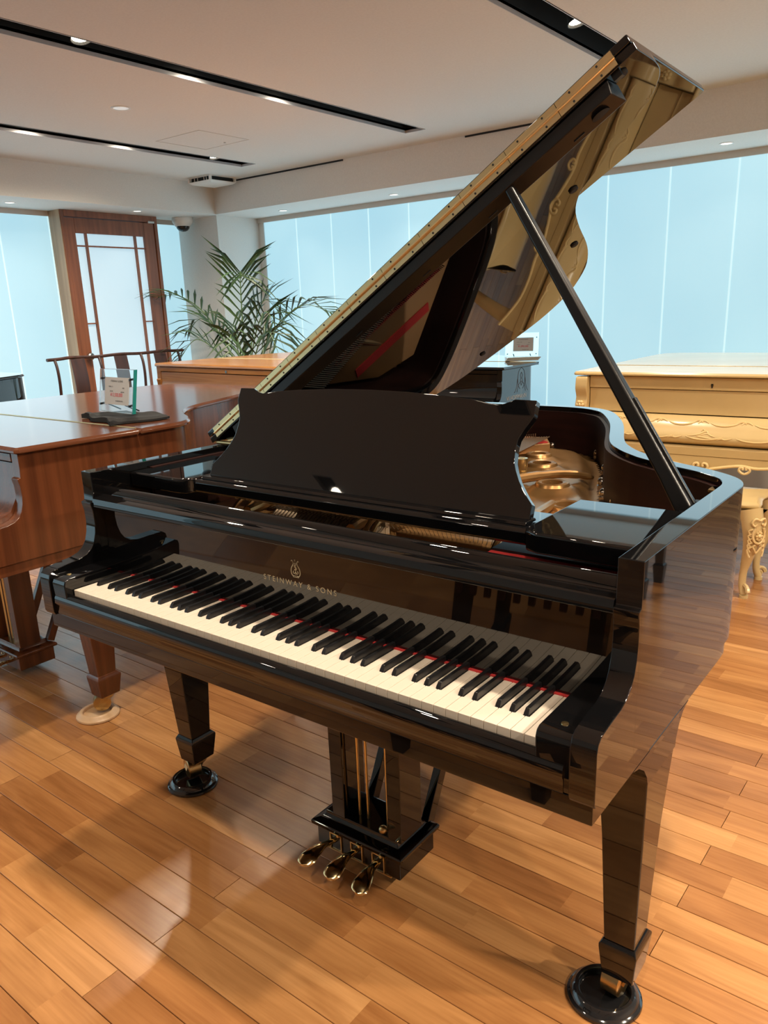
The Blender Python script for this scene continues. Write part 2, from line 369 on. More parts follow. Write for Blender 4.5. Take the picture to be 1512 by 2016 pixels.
# ceiling slots with spot lamps
LAMPY = [-2.9, -2.2, -1.5, -0.75, -0.05, 0.66, 1.372, 2.09, 2.73, 3.53]
for i, sx in enumerate(SLOTS):
    a, b = sx - SW, sx + SW
    s = None
    for p, q in ((SY0 if i < 2 else -1.2, SY1), (-4.0, -1.97)):
        sb = MB().box(a - .004, a, p, q, CZ, CZ + .16).box(b, b + .004, p, q, CZ, CZ + .16).box(a, b, p, q, CZ + .16, CZ + .165).box(a, b, q, q + .004, CZ, CZ + .16).box(a, b, p - .004, p, CZ, CZ + .16)
        if s is None: s = struct(sb.build('trim_%d' % (7 + i), SLOTK, smooth=False))
        else: sb.build('slot_run', SLOTK, s, smooth=False)
        MB().box(a, a + .003, p, q, CZ - .002, CZ + .016).box(b - .003, b, p, q, CZ - .002, CZ + .016).box(a, b, q - .003, q, CZ - .002, CZ + .016).build('lip', SLOTW, s, smooth=False)
WHICH = ['leftmost', 'second from left', 'middle', 'fourth from left', 'rightmost']
def spot_thing(x, y, tilt=0.0, watt=1.0, on=True, label='', yaw=0.0, group=None, z=.045):
    o = empty('spot_lamp', (x, y, CZ + z), yaw, label, 'lamp', group); o.rotation_euler = (0, -tilt, yaw)
    MB().lathe([(.036, .09), (.040, .07), (.046, 0), (.050, -.012), (.046, -.012), (.042, 0)], n=20).build('housing', SLOTK, o)
    MB().lathe([(.001, -.002), (.041, -.002), (.041, .004), (.001, .004)], n=20, cap=False).build('lens', LAMPG if on else LAMPS_, o)
    MB().box(-.004, .004, -.004, .004, .085, .092).build('bracket', SLOTK, o)
    l = bpy.data.lights.new('spot_light', 'SPOT'); l.energy = SPOT_W * watt; l.color = WARM; l.spot_size = math.radians(140); l.spot_blend = 1.0; l.shadow_soft_size = .05
    lo = bpy.data.objects.new('spot_light', l); COL.objects.link(lo); lo.parent = o; lo.location = (0, 0, -.02)
    return o
def round_downlight(x, y, z, label, r=.045, watt=0.0, group=None, glow=LAMPS_):
    o = empty('downlight', (x, y, z), 0, label, 'downlight', group)
    MB().lathe([(r * .80, .0), (r * .8, -.003), (r, -.004), (r * 1.05, -.001), (r * 1.05, 0)], n=24, cap=False).build('trim_ring', WHITE, o)
    MB().lathe([(.001, -.0012), (r * .8, -.0012), (r * .8, -.0004), (.001, -.0004)], n=24, cap=False).build('lens', glow, o)
    if watt:
        l = bpy.data.lights.new('down_light', 'SPOT'); l.energy = watt; l.color = (1, .87, .7); l.spot_size = math.radians(120); l.spot_blend = .8; l.shadow_soft_size = .04
        lo = bpy.data.objects.new('down_light', l); COL.objects.link(lo); lo.parent = o; lo.location = (0, 0, -.01)
    return o
ROWN = ['leftmost', 'left', 'middle', 'right', 'far right']
LIT = {0: ([2.116, 2.832, 3.575], 'slot by the door'), 1: ([1.378, 2.087, 2.725], 'long slot left of the lid'), 2: ([-.75, .40, 2.76], 'slot above the raised lid'), 3: ([-.75, .40, 2.40], 'slot right of the open grand'), 4: ([-.75, .40, 1.20], 'slot farthest from the door')}
ORD = ['nearest the camera', 'the middle lamp', 'nearest the back window']
for i, sx in enumerate(SLOTS):
    ys, where = LIT[i]
    for j, y in enumerate(ys):
        big = (i == 1 and j == 0) or (i == 0 and j == 2) or (i == 2 and j == 2)
        o = spot_thing(sx + (.062 if big else .045), y, math.radians(16 if big else -14), (.72 if y < 0 else 1.0) * (2.3 if i == 4 else 1.0), True, ('black spot lamp in the %s, %s' % (where, ORD[j])) if len(ys) > 1 else 'single black spot lamp in the %s' % where, z=(.018 if big else .048))
spot_thing(SLOTS[1] + .062, -2.13, 0, .7, True, 'black spot lamp in the short left slot behind the camera', z=.012)
round_downlight(-2.624, 2.169, CZ, 'round white downlight in the open ceiling between two dark slots', .055, 14, None, mat('lamp_dim_lens', (.6, .6, .6), .2, emit=(1, .95, .88), es=.35))  # lens colour has a faint glow of its own, with a weak spot below
SOFL = [(-4.75, 2.547, 'small round downlight in the left soffit near the frame edge'), (-4.63, 3.649, 'small round downlight in the left soffit above the door'), (-3.857, 4.70, 'small round downlight in the back soffit nearest the corner column'), (-2.573, 4.72, 'small round downlight in the back soffit left of the raised lid'), (.097, 4.64, 'small round downlight in the back soffit right of the raised lid'), (-1.24, 4.70, 'small round downlight in the back soffit hidden behind the raised lid'), (1.43, 4.64, 'small round downlight in the back soffit beyond the right picture edge'), (-4.75, 1.44, 'small round downlight in the left soffit beyond the left picture edge')]
for x, y, lb in SOFL: round_downlight(x, y, SZ, lb, .042, 6)

# hatch, slit vents, cassette, camera
o = struct(MB().box(-3.235, -2.768, 2.86, 2.866, CZ - .002, CZ).box(-3.235, -2.768, 3.30, 3.306, CZ - .002, CZ).box(-3.235, -3.229, 2.86, 3.306, CZ - .002, CZ).box(-2.774, -2.768, 2.86, 3.306, CZ - .002, CZ).build('trim_21', TRIMM, smooth=False))
MB().lathe([(.008, -.004), (.008, 0)], (-2.95, 3.24, CZ), 12).build('latch', CHROME, o)
struct(MB().box(-4.20, -2.82, SOFY - .010, SOFY - .001, CZ - .012, CZ - .001).build('trim_22', DARK, smooth=False))
struct(MB().box(-1.65, -.40, SOFY - .010, SOFY - .001, CZ - .012, CZ - .001).build('trim_23', DARK, smooth=False))
o = empty('air_conditioner', (-4.185, 4.16, CZ), math.radians(0), 'white ceiling air diffuser with dark louvres in the far corner of the ceiling', 'air vent')
o.scale = (.78, .78, .75)
ac = MB()
ac.loft([[(-.16, -.16, -.075), (.16, -.16, -.075), (.16, .16, -.075), (-.16, .16, -.075)], [(-.19, -.19, -.055), (.19, -.19, -.055), (.19, .19, -.055), (-.19, .19, -.055)], [(-.19, -.19, -.05), (.19, -.19, -.05), (.19, .19, -.05), (-.19, .19, -.05)]])
ac.build('face_panel', WHITE, o, smooth=False)
MB().box(-.165, .165, -.165, .165, -.05, -.001).build('duct', DARK, o, smooth=False)
for sx in (-1, 1):
    for sy in (-1, 1): MB().box(sx * .18 - .012, sx * .18 + .012, sy * .18 - .012, sy * .18 + .012, -.055, -.001).build('corner_post', WHITE, o, smooth=False)
MB().box(-.195, .195, -.195, .195, -.008, -.0005).build('ceiling_flange', WHITE, o, smooth=False)
for a in (-.105, -.05, .06, .1): MB().box(a - .003, a + .003, -.172, -.166, -.05, -.008).build('louvre', WHITE, o, smooth=False)
o = empty('security_camera', (-4.82, 4.29, SZ), 0, 'white dome security camera under the soffit right of the door', 'camera')
o.scale = (1.3, 1.3, 1.2)
MB().lathe([(.02, 0), (.075, 0), (.078, -.01), (.074, -.035), (.058, -.06), (.055, -.065)], n=28).build('housing', WHITE, o)
MB().lathe([(.001, -.105), (.018, -.103), (.034, -.095), (.046, -.080), (.050, -.062), (.001, -.060)], n=28).build('dome', DOME, o)

# ------------------------------------------------------------------ grand pianos
OUT = [(-.101, .125), (-.101, .5), (-.101, .95), (-.101, 1.40), (-.098, 1.55), (-.080, 1.66), (-.030, 1.725), (.08, 1.753), (.22, 1.762), (.35, 1.762), (.494, 1.758), (.586, 1.732), (.668, 1.665),
       (.739, 1.547), (.807, 1.407), (.863, 1.265), (.902, 1.161), (.943, 1.070), (.995, .993), (1.044, .941), (1.071, .917), (1.144, .868), (1.210, .832), (1.251, .803), (1.288, .769),
       (1.309, .736), (1.320, .70), (1.323, .655), (1.323, .52), (1.323, .345), (1.323, .125)]
OUTS = [(p[0], p[1]) for p in smooth_path([(x, y, 0) for x, y in OUT], 3)]
ARM = [(.127, .650), (-.022, .650), (-.026, .658), (-.026, .738), (-.022, .752), (-.012, .760), (.002, .763), (.03, .767), (.06, .770), (.083, .777), (.098, .788), (.108, .803), (.115, .825), (.118, .85), (.117, .88), (.113, .897), (.113, .903), (.122, .906), (.124, .93), (.124, .978), (.127, .978)]
def mk_T(sx, sy, sz): return lambda x, y, z: ((x - .611) * sx, (y - .12) * sy, z * sz)
def leg_parts(R, T, cx, y0, m, brass=BRASS, arch=None, sw=.5, dz=0.0, trail=(-.012, -.012)):
    L = MB(T)
    def ring(z, hw, a, b): return [(cx - hw, a, z), (cx + hw, a, z), (cx + hw, b, z), (cx - hw, b, z)]
    L.loft([ring(.150 + dz, .030, y0 + .003, y0 + .070), ring(.40, .0385, y0 - .016, y0 + .085), ring(.56, .045, y0 - .036, y0 + .110), ring(.618, .047, y0 - .044, y0 + .125)])
    leg = L.build('leg', m, R, bevel=.003)
    B = MB(T)
    B.loft([ring(.078 + dz, .031, y0 + .001, y0 + .074), ring(.144 + dz, .0375, y0 - .006, y0 + .084), ring(.150 + dz, .0375, y0 - .006, y0 + .084), ring(.162 + dz, .0315, y0 + .001, y0 + .073)])
    B.build('leg_foot', m, leg, bevel=.0025)
    c = MB(T); cy = y0 + .037
    a = sw; dx, dy = math.cos(a), math.sin(a)
    ccx, ccy = cx + trail[0], cy + trail[1]
    wh = []
    for r, h in [(.012, -.019), (.027, -.019), (.030, -.017), (.030, .017), (.027, .019), (.012, .019)]:
        wh.append([(ccx + h * dx - r * math.cos(2 * PI * i / 24) * dy, ccy + h * dy + r * math.cos(2 * PI * i / 24) * dx, .047 + r * math.sin(2 * PI * i / 24)) for i in range(24)])
    c.loft(wh); c.build('caster_wheel', OLDBRASS, leg)
    f = MB(T)
    for s in (-1, 1):
        p = (ccx + s * .021 * dx, ccy + s * .021 * dy, .046); f.bar(p, (cx + trail[0] * .3 + s * .021 * dx, cy + trail[1] * .3 + s * .021 * dy, .076), .005, .024, (dx, dy, 0))
    f.lathe([(.022, .064), (.027, .070), (.027, .080)], (cx, cy, 0), 20)
    f.build('caster_fork', brass, leg)
    return leg
def rim_parts(R, T, mo, z0=.650, z1=.978, inner=None, th=.040, bevel=.003):
    ino = offset_open(OUTS, -th)
    b = MB(T)
    # closed band
    n = len(OUTS); ring = OUTS + ino[::-1]
    vs = [(x, y, z0) for x, y in ring] + [(x, y, z1) for x, y in ring]; N = len(ring); fs = []
    for i in range(N):
        k = (i + 1) % N; fs.append((i, k, N + k, N + i))
    for i in range(n - 1):
        fs.append((N + i, N + i + 1, N + (N - 2 - i), N + (N - 1 - i))); fs.append((i + 1, i, N - 1 - i, N - 2 - i))
    b.add(vs, fs)
    for x0, x1 in ((-.101, -.061), (1.283, 1.323)): b.extx(ARM, x0, x1)
    rim = b.build('case_rim', mo, R, bevel=bevel, angle=28)
    lo = offset_open(OUTS, -.007)
    lower = MB(T).prism([(x, min(max(y, -.014), 9)) for x, y in ([(lo[0][0], -.018)] + lo[1:-1] + [(lo[-1][0], -.018)])][::-1], .613, .652)
    lower.build('keybed', mo, R, bevel=.002)
    if inner:
        a = offset_open(OUTS, -th - .0005); c = offset_open(OUTS, -th - .012); ring = a + c[::-1]; N = len(ring); n = len(a)
        v = [(x, max(y, .30), .70) for x, y in ring] + [(x, max(y, .30), .962) for x, y in ring]; fs = [(i, (i + 1) % N, N + (i + 1) % N, N + i) for i in range(N)]
        for i in range(n - 1): fs.append((N + i, N + i + 1, N + (N - 2 - i), N + (N - 1 - i)))
        MB(T).add(v, fs).build('rim_lining', inner, R)
    return rim
def lyre_parts(R, T, m, rich=True):
    L = MB(T)
    L.box(.478, .737, .285, .43, .035, .092)
    ly = L.build('lyre_box', m, R, bevel=.003)
    C = MB(T)
    def rr(z, d): return [(.478 - d, .285 - d, z), (.737 + d, .285 - d, z), (.737 + d, .43 + d, z), (.478 - d, .43 + d, z)]
    C.loft([rr(.092, .010), rr(.102, .012), rr(.106, .008), rr(.112, -.012), rr(.122, -.017), rr(.128, -.018)])
    C.build('lyre_cap', m, ly, bevel=.002)
    for x0, x1, tx in ((.520, .560, -.002), (.693, .733, .002)):
        p = MB(T); p.loft([[(x0, .300, .126), (x1, .300, .126), (x1, .385, .126), (x0, .385, .126)], [(x0 + tx, .300, .614), (x1 + tx, .300, .614), (x1 + tx, .385, .614), (x0 + tx, .385, .614)]])
        p.build('lyre_post', m, R, bevel=.002)
        MB(T).bar(((x0 + x1) / 2 + .01, .425, .115), ((x0 + x1) / 2 + .02, .66, .613), .022, .03).build('lyre_brace', m, R, bevel=.002)
    for x in (.580, .607, .668): MB(T).tube([(x, .335, .126), (x, .335, .614)], .0035, 8).build('pedal_rod', BRASS, R)
    if rich:
        MB(T).sphere((.683, .296, .150), .011).build('lyre_knob', OLDBRASS, ly)
        f = MB(T); f.box(.508, .712, .2825, .286, .034, .0375)
        for x in (.540, .607, .674):
            f.box(x - .019, x - .016, .2815, .286, .038, .085).box(x + .016, x + .019, .2815, .286, .038, .085).box(x - .019, x + .019, .2815, .286, .082, .085).box(x - .019, x - .005, .2815, .286, .060, .063)
        f.build('pedal_plate', BRASS, ly)
    for x, dx in ((.540, -.017), (.607, 0.0), (.674, .020)):
        P = MB(T); rings = []
        ks = [(0, .009, .068, .008), (.25, .009, .071, .008), (.45, .012, .074, .008), (.62, .0185, .073, .008), (.80, .0235, .067, .008), (.91, .0225, .061, .0075), (.97, .0165, .0585, .006), (1.0, .006, .0575, .004)]
        sp = smooth_path([k[:3] for k in ks], 4); n_ = len(sp)
        for i_, (tt_, hw, z) in enumerate(sp):
            th = .008 if tt_ < .9 else .008 - .004 * (tt_ - .9) / .1
            y = .300 - .125 * tt_; x_ = x + dx * tt_
            rings.append([(x_ + hw * math.cos(k * PI / 10), y, z + th * (math.sin(k * PI / 10) * (.55 if k <= 10 else 1))) for k in range(20)])
        P.loft(rings); P.build('pedal', BRASSP, R)
        MB(T).tube([(x + .012, .30, .085), (x + .013, .275, .088)], .004, 8).build('pedal_pin', BRASS, R)
def piano_root(name, loc, yaw, label): return empty(name, loc, yaw, label, 'piano')
def caster_cup(x, y, label, m, r=.074, h=.024, z=0.0):
    o = MB().lathe([(.001, 0), (r - .002, 0), (r, .003), (r - .001, .008), (r - .005, .011), (r - .007, .012), (r * .86, h * .80), (r * .78, h), (r * .70, h), (r * .665, h * .88), (r * .645, .010), (.001, .0085)], n=48).build('caster_cup', m, loc=(x, y, z))
    return tag(o, label, 'caster cup')

# ---- the black grand, lid up
BR = empty('grand_piano', (0, 0, 0), YAW, 'open black grand piano in the foreground with its lid propped up', 'piano')
rim_parts(BR, None, LACQ, inner=MAHOG)
leg_parts(BR, None, -.043, .294, LACQ, OLDBRASS, sw=1.19)
leg_parts(BR, None, 1.270, .268, LACQ, OLDBRASS, sw=-.1, dz=-.006, trail=(-.012, -.008))
leg_parts(BR, None, .30, 1.42, LACQ, OLDBRASS)
for x0, x1 in ((1.21, 1.3165), (-.0945, .012)):   # blocks the front legs are screwed to
    MB().loft([[(x0, .229, .548), (x1, .229, .548), (x1, .375, .548), (x0, .375, .548)], [(x0, .222, .566), (x1, .222, .566), (x1, .378, .566), (x0, .378, .566)], [(x0, .205, .588), (x1, .205, .588), (x1, .39, .588), (x0, .39, .588)], [(x0, .178, .606), (x1, .178, .606), (x1, .41, .606), (x0, .41, .606)], [(x0, .150, .614), (x1, .150, .614), (x1, .44, .614), (x0, .44, .614)]]).build('leg_block', LACQ, BR, angle=60)
lyre_parts(BR, None, LACQ)
wx = lambda x, y: (x * math.cos(YAW) - y * math.sin(YAW), x * math.sin(YAW) + y * math.cos(YAW))
caster_cup(*wx(1.242, .285), 'black caster cup under the right front leg of the open black grand', CUPK)
caster_cup(*wx(-.044, .305), 'black caster cup under the left front leg of the open black grand', CUPK)
caster_cup(*wx(.291, 1.432), 'black caster cup under the tail leg of the open black grand', CUPK)
# key slip, cheeks
KX0, KX1 = 0.0, 1.222
MB().extx([(-.004, .655), (-.019, .655), (-.0205, .678), (-.024, .684), (-.023, .697), (-.016, .708), (-.009, .7105), (-.004, .708)], -.052, 1.272).build('key_slip', LACQ, BR, angle=60)
for x0, x1 in ((-.061, -.003), (1.226, 1.283)):
    MB().extx([(.150, .655), (-.018, .655), (-.021, .735), (-.017, .745), (-.008, .749), (.150, .752)], x0, x1).build('key_block', LACQ, BR, bevel=.003)
for x in (-.032, 1.258): MB().lathe([(.006, .0), (.0055, .002), (.001, .0025)], (x, .012, .7490), 14).build('block_screw', OLDBRASS, BR)
# white and black keys
KW = 23.5e-3; names = [0, 1, 2, 3, 4, 5, 6]
white = []; seq = 'ABCDEFG'
BWID = 0.0095
wk = {}
blacks = []
for i in range(52):
    nt = seq[i % 7]
    if nt in 'ACDFG' and i < 51: blacks.append((i, nt))
off = {'A': .0012, 'C': -.0016, 'D': .0016, 'F': -.0022, 'G': 0.0}
bset = {i: (i + 1) * KW + off[nt] for i, nt in blacks}
KBK = .1385
for i in range(52):
    a, b = i * KW + .0005, (i + 1) * KW - .0005
    ca = (bset[i - 1] + BWID / 2 + .001) if (i - 1) in bset else a
    cb = (bset[i] - BWID / 2 - .001) if i in bset else b
    pts = [(a, 0), (b, 0), (b, .050), (cb, .050), (cb, KBK + .02), (ca, KBK + .02), (ca, .050), (a, .050)]
    pts = [p for k, p in enumerate(pts) if p != pts[k - 1]]
    m = MB(); m.prism(pts, .700, .720)
    m.box(a, b, .0012, .04, .670, .700)
    m.build('white_key', IVORY, BR, bevel=.0009, seg=2)
bk = None
for i, nt in blacks:
    x = bset[i]
    if bk is None:
        h = BWID / 2
        bk = MB().loft([[(-h, .0465, .714), (h, .0465, .714), (h, KBK + .02, .714), (-h, KBK + .02, .714)], [(-h + .0003, .050, .724), (h - .0003, .050, .724), (h - .0003, KBK + .02, .724), (-h + .0003, KBK + .02, .724)],
                        [(-h + .0013, .0555, .7315), (h - .0013, .0555, .7315), (h - .0013, KBK + .02, .7315), (-h + .0013, KBK + .02, .7315)]]).build('black_key', EBONY, BR, bevel=.0008, loc=(x, 0, 0))
        bk0 = bk
    else:
        c = bk0.copy(); COL.objects.link(c); c.location = (x, 0, 0); c.parent = BR
# fallboard with its red felt, lettering and emblem
FB = MB().extx([(.147, .722), (.147, .884), (.1465, .8875), (.145, .8885), (.1205, .8905), (.1182, .8925), (.118, .904), (.121, .912), (.130, .916), (.142, .916), (.150, .920), (.154, .931), (.160, .936), (.168, .936), (.174, .930), (.176, .722)], -.060, 1.282).build('fallboard', LACQ, BR, angle=40)
MB().box(-.003, 1.226, .1395, .1465, .716, .7218).build('felt_strip', RED, BR)
text('lettering', 'STEINWAY & SONS', .0165, BRASSLINE, FB, frame_mtx((.607, .1467, .7965), (1, 0, 0), (0, 0, 1)), .0002, sx=1.05, spacing=1.46)
em = MB()
E0 = (.6005, .1467, .836)
def emb(path, r): em.tube([(E0[0] + a, E0[1] + b * .0, E0[2] + b) for a, b in path], r, 6)
for s in (-1, 1):
    emb(smooth_path([(s * .0035, -.016, 0), (s * .009, -.0165, 0), (s * .0125, -.010, 0), (s * .0115, -.001, 0), (s * .0065, .007, 0), (s * .0055, .013, 0), (s * .0085, .0165, 0), (s * .0105, .0145, 0)], 4), .0009) if False else em.tube([(E0[0] + a, E0[1], E0[2] + b) for a, b, _ in smooth_path([(s * .0035, -.016, 0), (s * .009, -.0165, 0), (s * .0125, -.010, 0), (s * .0115, -.001, 0), (s * .0065, .007, 0), (s * .0055, .013, 0), (s * .0085, .0165, 0), (s * .0105, .0145, 0)], 4)], .0009, 6)
    em.tube([(E0[0] + a, E0[1], E0[2] + b) for a, b, _ in smooth_path([(0, -.008, 0), (s * .004, -.012, 0), (s * .007, -.009, 0), (s * .005, -.006, 0)], 4)], .0007, 6)
em.tube([(E0[0] - .006, E0[1], E0[2] + .010), (E0[0] + .006, E0[1], E0[2] + .010)], .0008, 6)
em.tube([(E0[0], E0[1], E0[2] - .018), (E0[0], E0[1], E0[2] + .016)], .0006, 6)
em.tube([(E0[0] - .008, E0[1], E0[2] - .019), (E0[0] + .008, E0[1], E0[2] - .019)], .0008, 6)
em.tube([(E0[0] + a, E0[1], E0[2] + b) for a, b, _ in smooth_path([(.003, .006, 0), (-.002, .007, 0), (-.002, .003, 0), (.002, .001, 0), (.002, -.003, 0), (-.003, -.003, 0)], 4)], .0008, 6)
em.sphere((E0[0], E0[1], E0[2] + .0175), .0018, 8, 6)
em.build('lyre_emblem', BRASSLINE, FB)
# front shelf of the music desk
for s in (-1, 1):
    X = lambda x: .611 + s * (x - .611)
    pts = [(1.060, .29), (1.062, .262), (1.072, .245), (1.095, .236), (1.255, .236), (1.281, .236), (1.281, .507), (1.058, .505)]
    pts = [(X(x), y) for x, y in pts]
    if s < 0: pts = pts[::-1]
    MB().prism(pts, .922, .960).build('desk_wing', LACQ, BR, bevel=.006, seg=3)
MB().extx([(.262, .930), (.268, .924), (.40, .924), (.40, .952), (.268, .956), (.262, .950)], .160, 1.062).build('desk_rail', LACQ, BR, bevel=.002)
MB().extx([(.280, .956), (.284, .962), (.322, .962), (.326, .956)], .170, 1.052).build('desk_ledge', LACQ, BR, bevel=.0015)
A_ = math.radians(24.8)
dk = [(.437, .0), (.436, .029), (.425, .040), (.412, .055), (.400, .070), (.389, .089), (.382, .105), (.380, .120), (.379, .135), (.380, .149), (.388, .168), (.400, .190), (.402, .196), (.401, .226), (.356, .2265), (.346, .222), (.335, .2175), (.322, .215), (.300, .217), (.272, .222), (.20, .228), (.10, .233), (0, .2345)]
dpts = dk + [(-x, h) for x, h in dk[::-1][1:]]
dm = MB(); f0, f1 = [], []
for x, h in dpts:
    y = .303 + math.sin(A_) * h; z = .9615 + math.cos(A_) * h
    f0.append((.611 + x, y, z)); f1.append((.611 + x, y + .018 * math.cos(A_), z - .018 * math.sin(A_)))
dm.loft([f0, f1]); dm.build('music_desk', LACQ, BR, bevel=.0018)
# iron plate, sound board, felt, strings, dampers
inn = offset_open(OUTS, -.054)
def inside(x, y, poly):
    c = False; n = len(poly)
    for i in range(n):
        x1, y1 = poly[i]; x2, y2 = poly[i - 1]
        if (y1 > y) != (y2 > y) and x < (x2 - x1) * (y - y1) / (y2 - y1) + x1: c = not c
    return c
inn2 = [(x, max(y, .185)) for x, y in inn]
MB().prism(inn2[::-1], .735, .75).build('sound_board', SBOARD, BR, smooth=False)
PZ = .840
HOLES = [(.760, 1.013, .034), (.609, 1.258, .034), (.529, 1.396, .030), (.90, .80, .034), (.50, 1.10, .03)]
edge_in = offset_open(OUTS, -.125)
edge_poly = edge_in
def dist_poly(x, y):
    m = 9.0
    for i in range(len(OUTS) - 1):
        ax, ay = OUTS[i]; bx, by = OUTS[i + 1]; ux, uy = bx - ax, by - ay; L2 = ux * ux + uy * uy
        q = 0 if L2 == 0 else max(0, min(1, ((x - ax) * ux + (y - ay) * uy) / L2))
        m = min(m, (x - ax - q * ux) ** 2 + (y - ay - q * uy) ** 2)
    return math.sqrt(m)
step = .0125; nx = int(1.32 / step); ny = int(1.40 / step); gid = {}; pv = []; pf = []
for j in range(ny + 1):
    for i in range(nx + 1):
        x, y = -.055 + i * step, .36 + j * step
        if not inside(x, y, inn2): continue
        d = dist_poly(x, y); z = PZ
        t = max(0, min(1, (d - .085) / .035)); t = t * t * (3 - 2 * t)
        z = PZ - .022 * (1 - t)
        for hx, hy, hr in HOLES:
            q = math.hypot(x - hx, y - hy)
            if q < hr + .06: z += .020 * (0.5 + 0.5 * math.cos(PI * min(1, max(0, (q - hr)) / .06)))
        gid[i, j] = len(pv); pv.append((x, y, z))
for j in range(ny):
    for i in range(nx):
        k = [(i, j), (i + 1, j), (i + 1, j + 1), (i, j + 1)]
        if all(q in gid for q in k):
            cx = sum(pv[gid[q]][0] for q in k) / 4; cy = sum(pv[gid[q]][1] for q in k) / 4
            if any(math.hypot(cx - hx, cy - hy) < hr - .002 for hx, hy, hr in HOLES): continue
            pf.append(tuple(gid[q] for q in k))
PLT = MB().add(pv, pf).build('iron_plate', GOLD, BR, angle=60)
for hx, hy, hr in HOLES:
    MB().lathe([(hr + .016, .854), (hr + .010, .863), (hr + .003, .866), (hr - .003, .864), (hr - .004, .80), (hr - .006, .80), (hr - .005, .8655), (hr + .004, .8675), (hr + .011, .8645), (hr + .016, .855)], (hx, hy, 0), 40, cap=False).build('plate_collar', GOLD, PLT)
MB().tube([(x, y, z) for x, y, z in smooth_path([(.63, .86, .872), (.682, 1.0, .872), (.725, 1.10, .868), (.765, 1.16, .860), (.80, 1.205, .846)], 5)], [.014] * 8 + [.012] * 8 + [.010] * 3 + [.007, .004], 10).build('plate_strut', GOLD, PLT)
for a, b in (((.27, .33), (.10, 1.45)), ((.60, .33), (.36, 1.5)), ((1.0, .33), (.86, .80))): MB().tube([(a[0], a[1], .875), ((a[0] + b[0]) / 2, (a[1] + b[1]) / 2, .895), (b[0], b[1], .86)], .012, 10).build('plate_strut', GOLD, PLT)
MB().lathe([(.018, .85), (.018, .866), (.012, .868), (.012, .875), (.0145, .877), (.0165, .905), (.0165, .912), (.010, .912), (.009, .904), (.001, .903)], (.635, 1.075, 0), 20).build('plate_nut', BRASS, PLT)
for bx, by in ((.761, 1.397), (.831, 1.194), (.888, 1.066), (.950, .985), (.638, 1.629), (.434, 1.70), (1.05, .90), (1.13, .84)):
    MB().lathe([(.015, .816), (.015, .828), (.011, .831)], (bx, by, 0), 6).build('plate_bolt', CHROME, PLT)
    MB().sphere((bx, by, .838), .0135, 12, 8).build('plate_bolt_cap', CHROME, PLT)
# hitch-pin corner with red felt and wound strings
HP = MB().prism([(.03, .95), (.50, 1.545), (.435, 1.655), (.05, 1.64), (-.03, 1.45), (-.03, 1.0)], .842, .874).build('bass_plate', DKGOLD, PLT, bevel=.003)
def strip(a, b, wd, z): 
    a, b = Vector((*a, 0)), Vector((*b, 0)); t = (b - a).normalized(); n = Vector((-t.y, t.x, 0)) * wd / 2
    return MB().prism([(a - n)[:2], (b - n)[:2], (b + n)[:2], (a + n)[:2]], z, z + .004)
strip((.08, 1.06), (.475, 1.56), .035, .874).build('felt_strip', RED, HP)
strip((.02, 1.12), (.40, 1.60), .03, .874).build('felt_strip', RED, HP)
strip((.0, 1.30), (.25, 1.62), .04, .874).build('felt_strip', RED, HP)
st = MB()
for i in range(72):
    t = i / 71; a = (.10 + .36 * t, 1.06 + .47 * t); st.tube([(a[0] + .25 - .10 * t, .40, .884), (a[0], a[1], .885), (a[0] - .05, a[1] + .08, .880)], .0022, 4, False)
    st.lathe([(.0022, .874), (.0022, .892)], (a[0] - .05, a[1] + .08, 0), 5)
for i in range(78):
    st.tube([(.07 + .0072 * i, .47, .886), (-.03 + .0066 * i, 1.12 + .0060 * i, .890)], .0024, 4, False)
o = st.build('bass_strings', STRING, BR); o['kind'] = 'stuff'
st = MB()
for i in range(90):
    t = i / 89; x = .20 + .95 * t; st.tube([(x, .40, .868), (x - .12 * (1 - t), min(1.4, .46 + 1.1 * max(0, .45 - t)), .862)], .0009, 3, False)
o = st.build('treble_strings', CHROME, BR); o['kind'] = 'stuff'
dm = MB()
for i in range(66):
    x = .06 + i * .0136; dm.box(x - .005, x + .005, .455, .495, .868, .90)
o = dm.build('dampers', SATIN, BR, smooth=False); o['kind'] = 'stuff'
# pin block area seen in the gap behind the fallboard
MB().box(-.058, .97, .178, .44, .80, .812).build('pin_block', DKGOLD, BR)
MB().box(.972, 1.28, .178, .44, .80, .812).build('pin_block', SATIN, BR)  # treble end coloured black to keep the gap under the wing dark
pn = MB()
for i in range(88):
    for k in range(2): pn.lathe([(.003, .812), (.003, .846)], (.03 + i * .0132, .30 + k * .018, 0), 5)
o = pn.build('tuning_pins', CHROME, BR); o['kind'] = 'stuff'
hm = MB()
for i in range(30):
    x = .275 + i * .0118; hm.loft([[(x - .004, .36, .818), (x + .004, .36, .818), (x + .002, .43, .842), (x - .006, .43, .842)], [(x - .004, .36, .826), (x + .004, .36, .826), (x + .002, .43, .858), (x - .006, .43, .858)]])
    hm.box(x - .006, x + .003, .43, .445, .838, .872)
o = hm.build('hammer_row', FELTTAN, BR, smooth=False); o['kind'] = 'stuff'
for x in (.215, .255, .64, .66, .96): MB().tube(smooth_path([(x, .26, .83), (x - .01, .32, .850), (x - .02, .38, .885), (x - .03, .46, .885)], 4), .006, 8).build('plate_rib', GOLD, PLT)
MB().box(.67, .93, .40, .44, .812, .862).build('plate_flange', DKGOLD, PLT, bevel=.004)
MB().box(.985, 1.275, .262, .276, .870, .902).build('felt_pad', RED, BR)
MB().box(.985, 1.275, .278, .44, .815, .906).build('gap_filler', SATIN, BR)  # dark block added to cover the lamp-lit plate seen through the gap
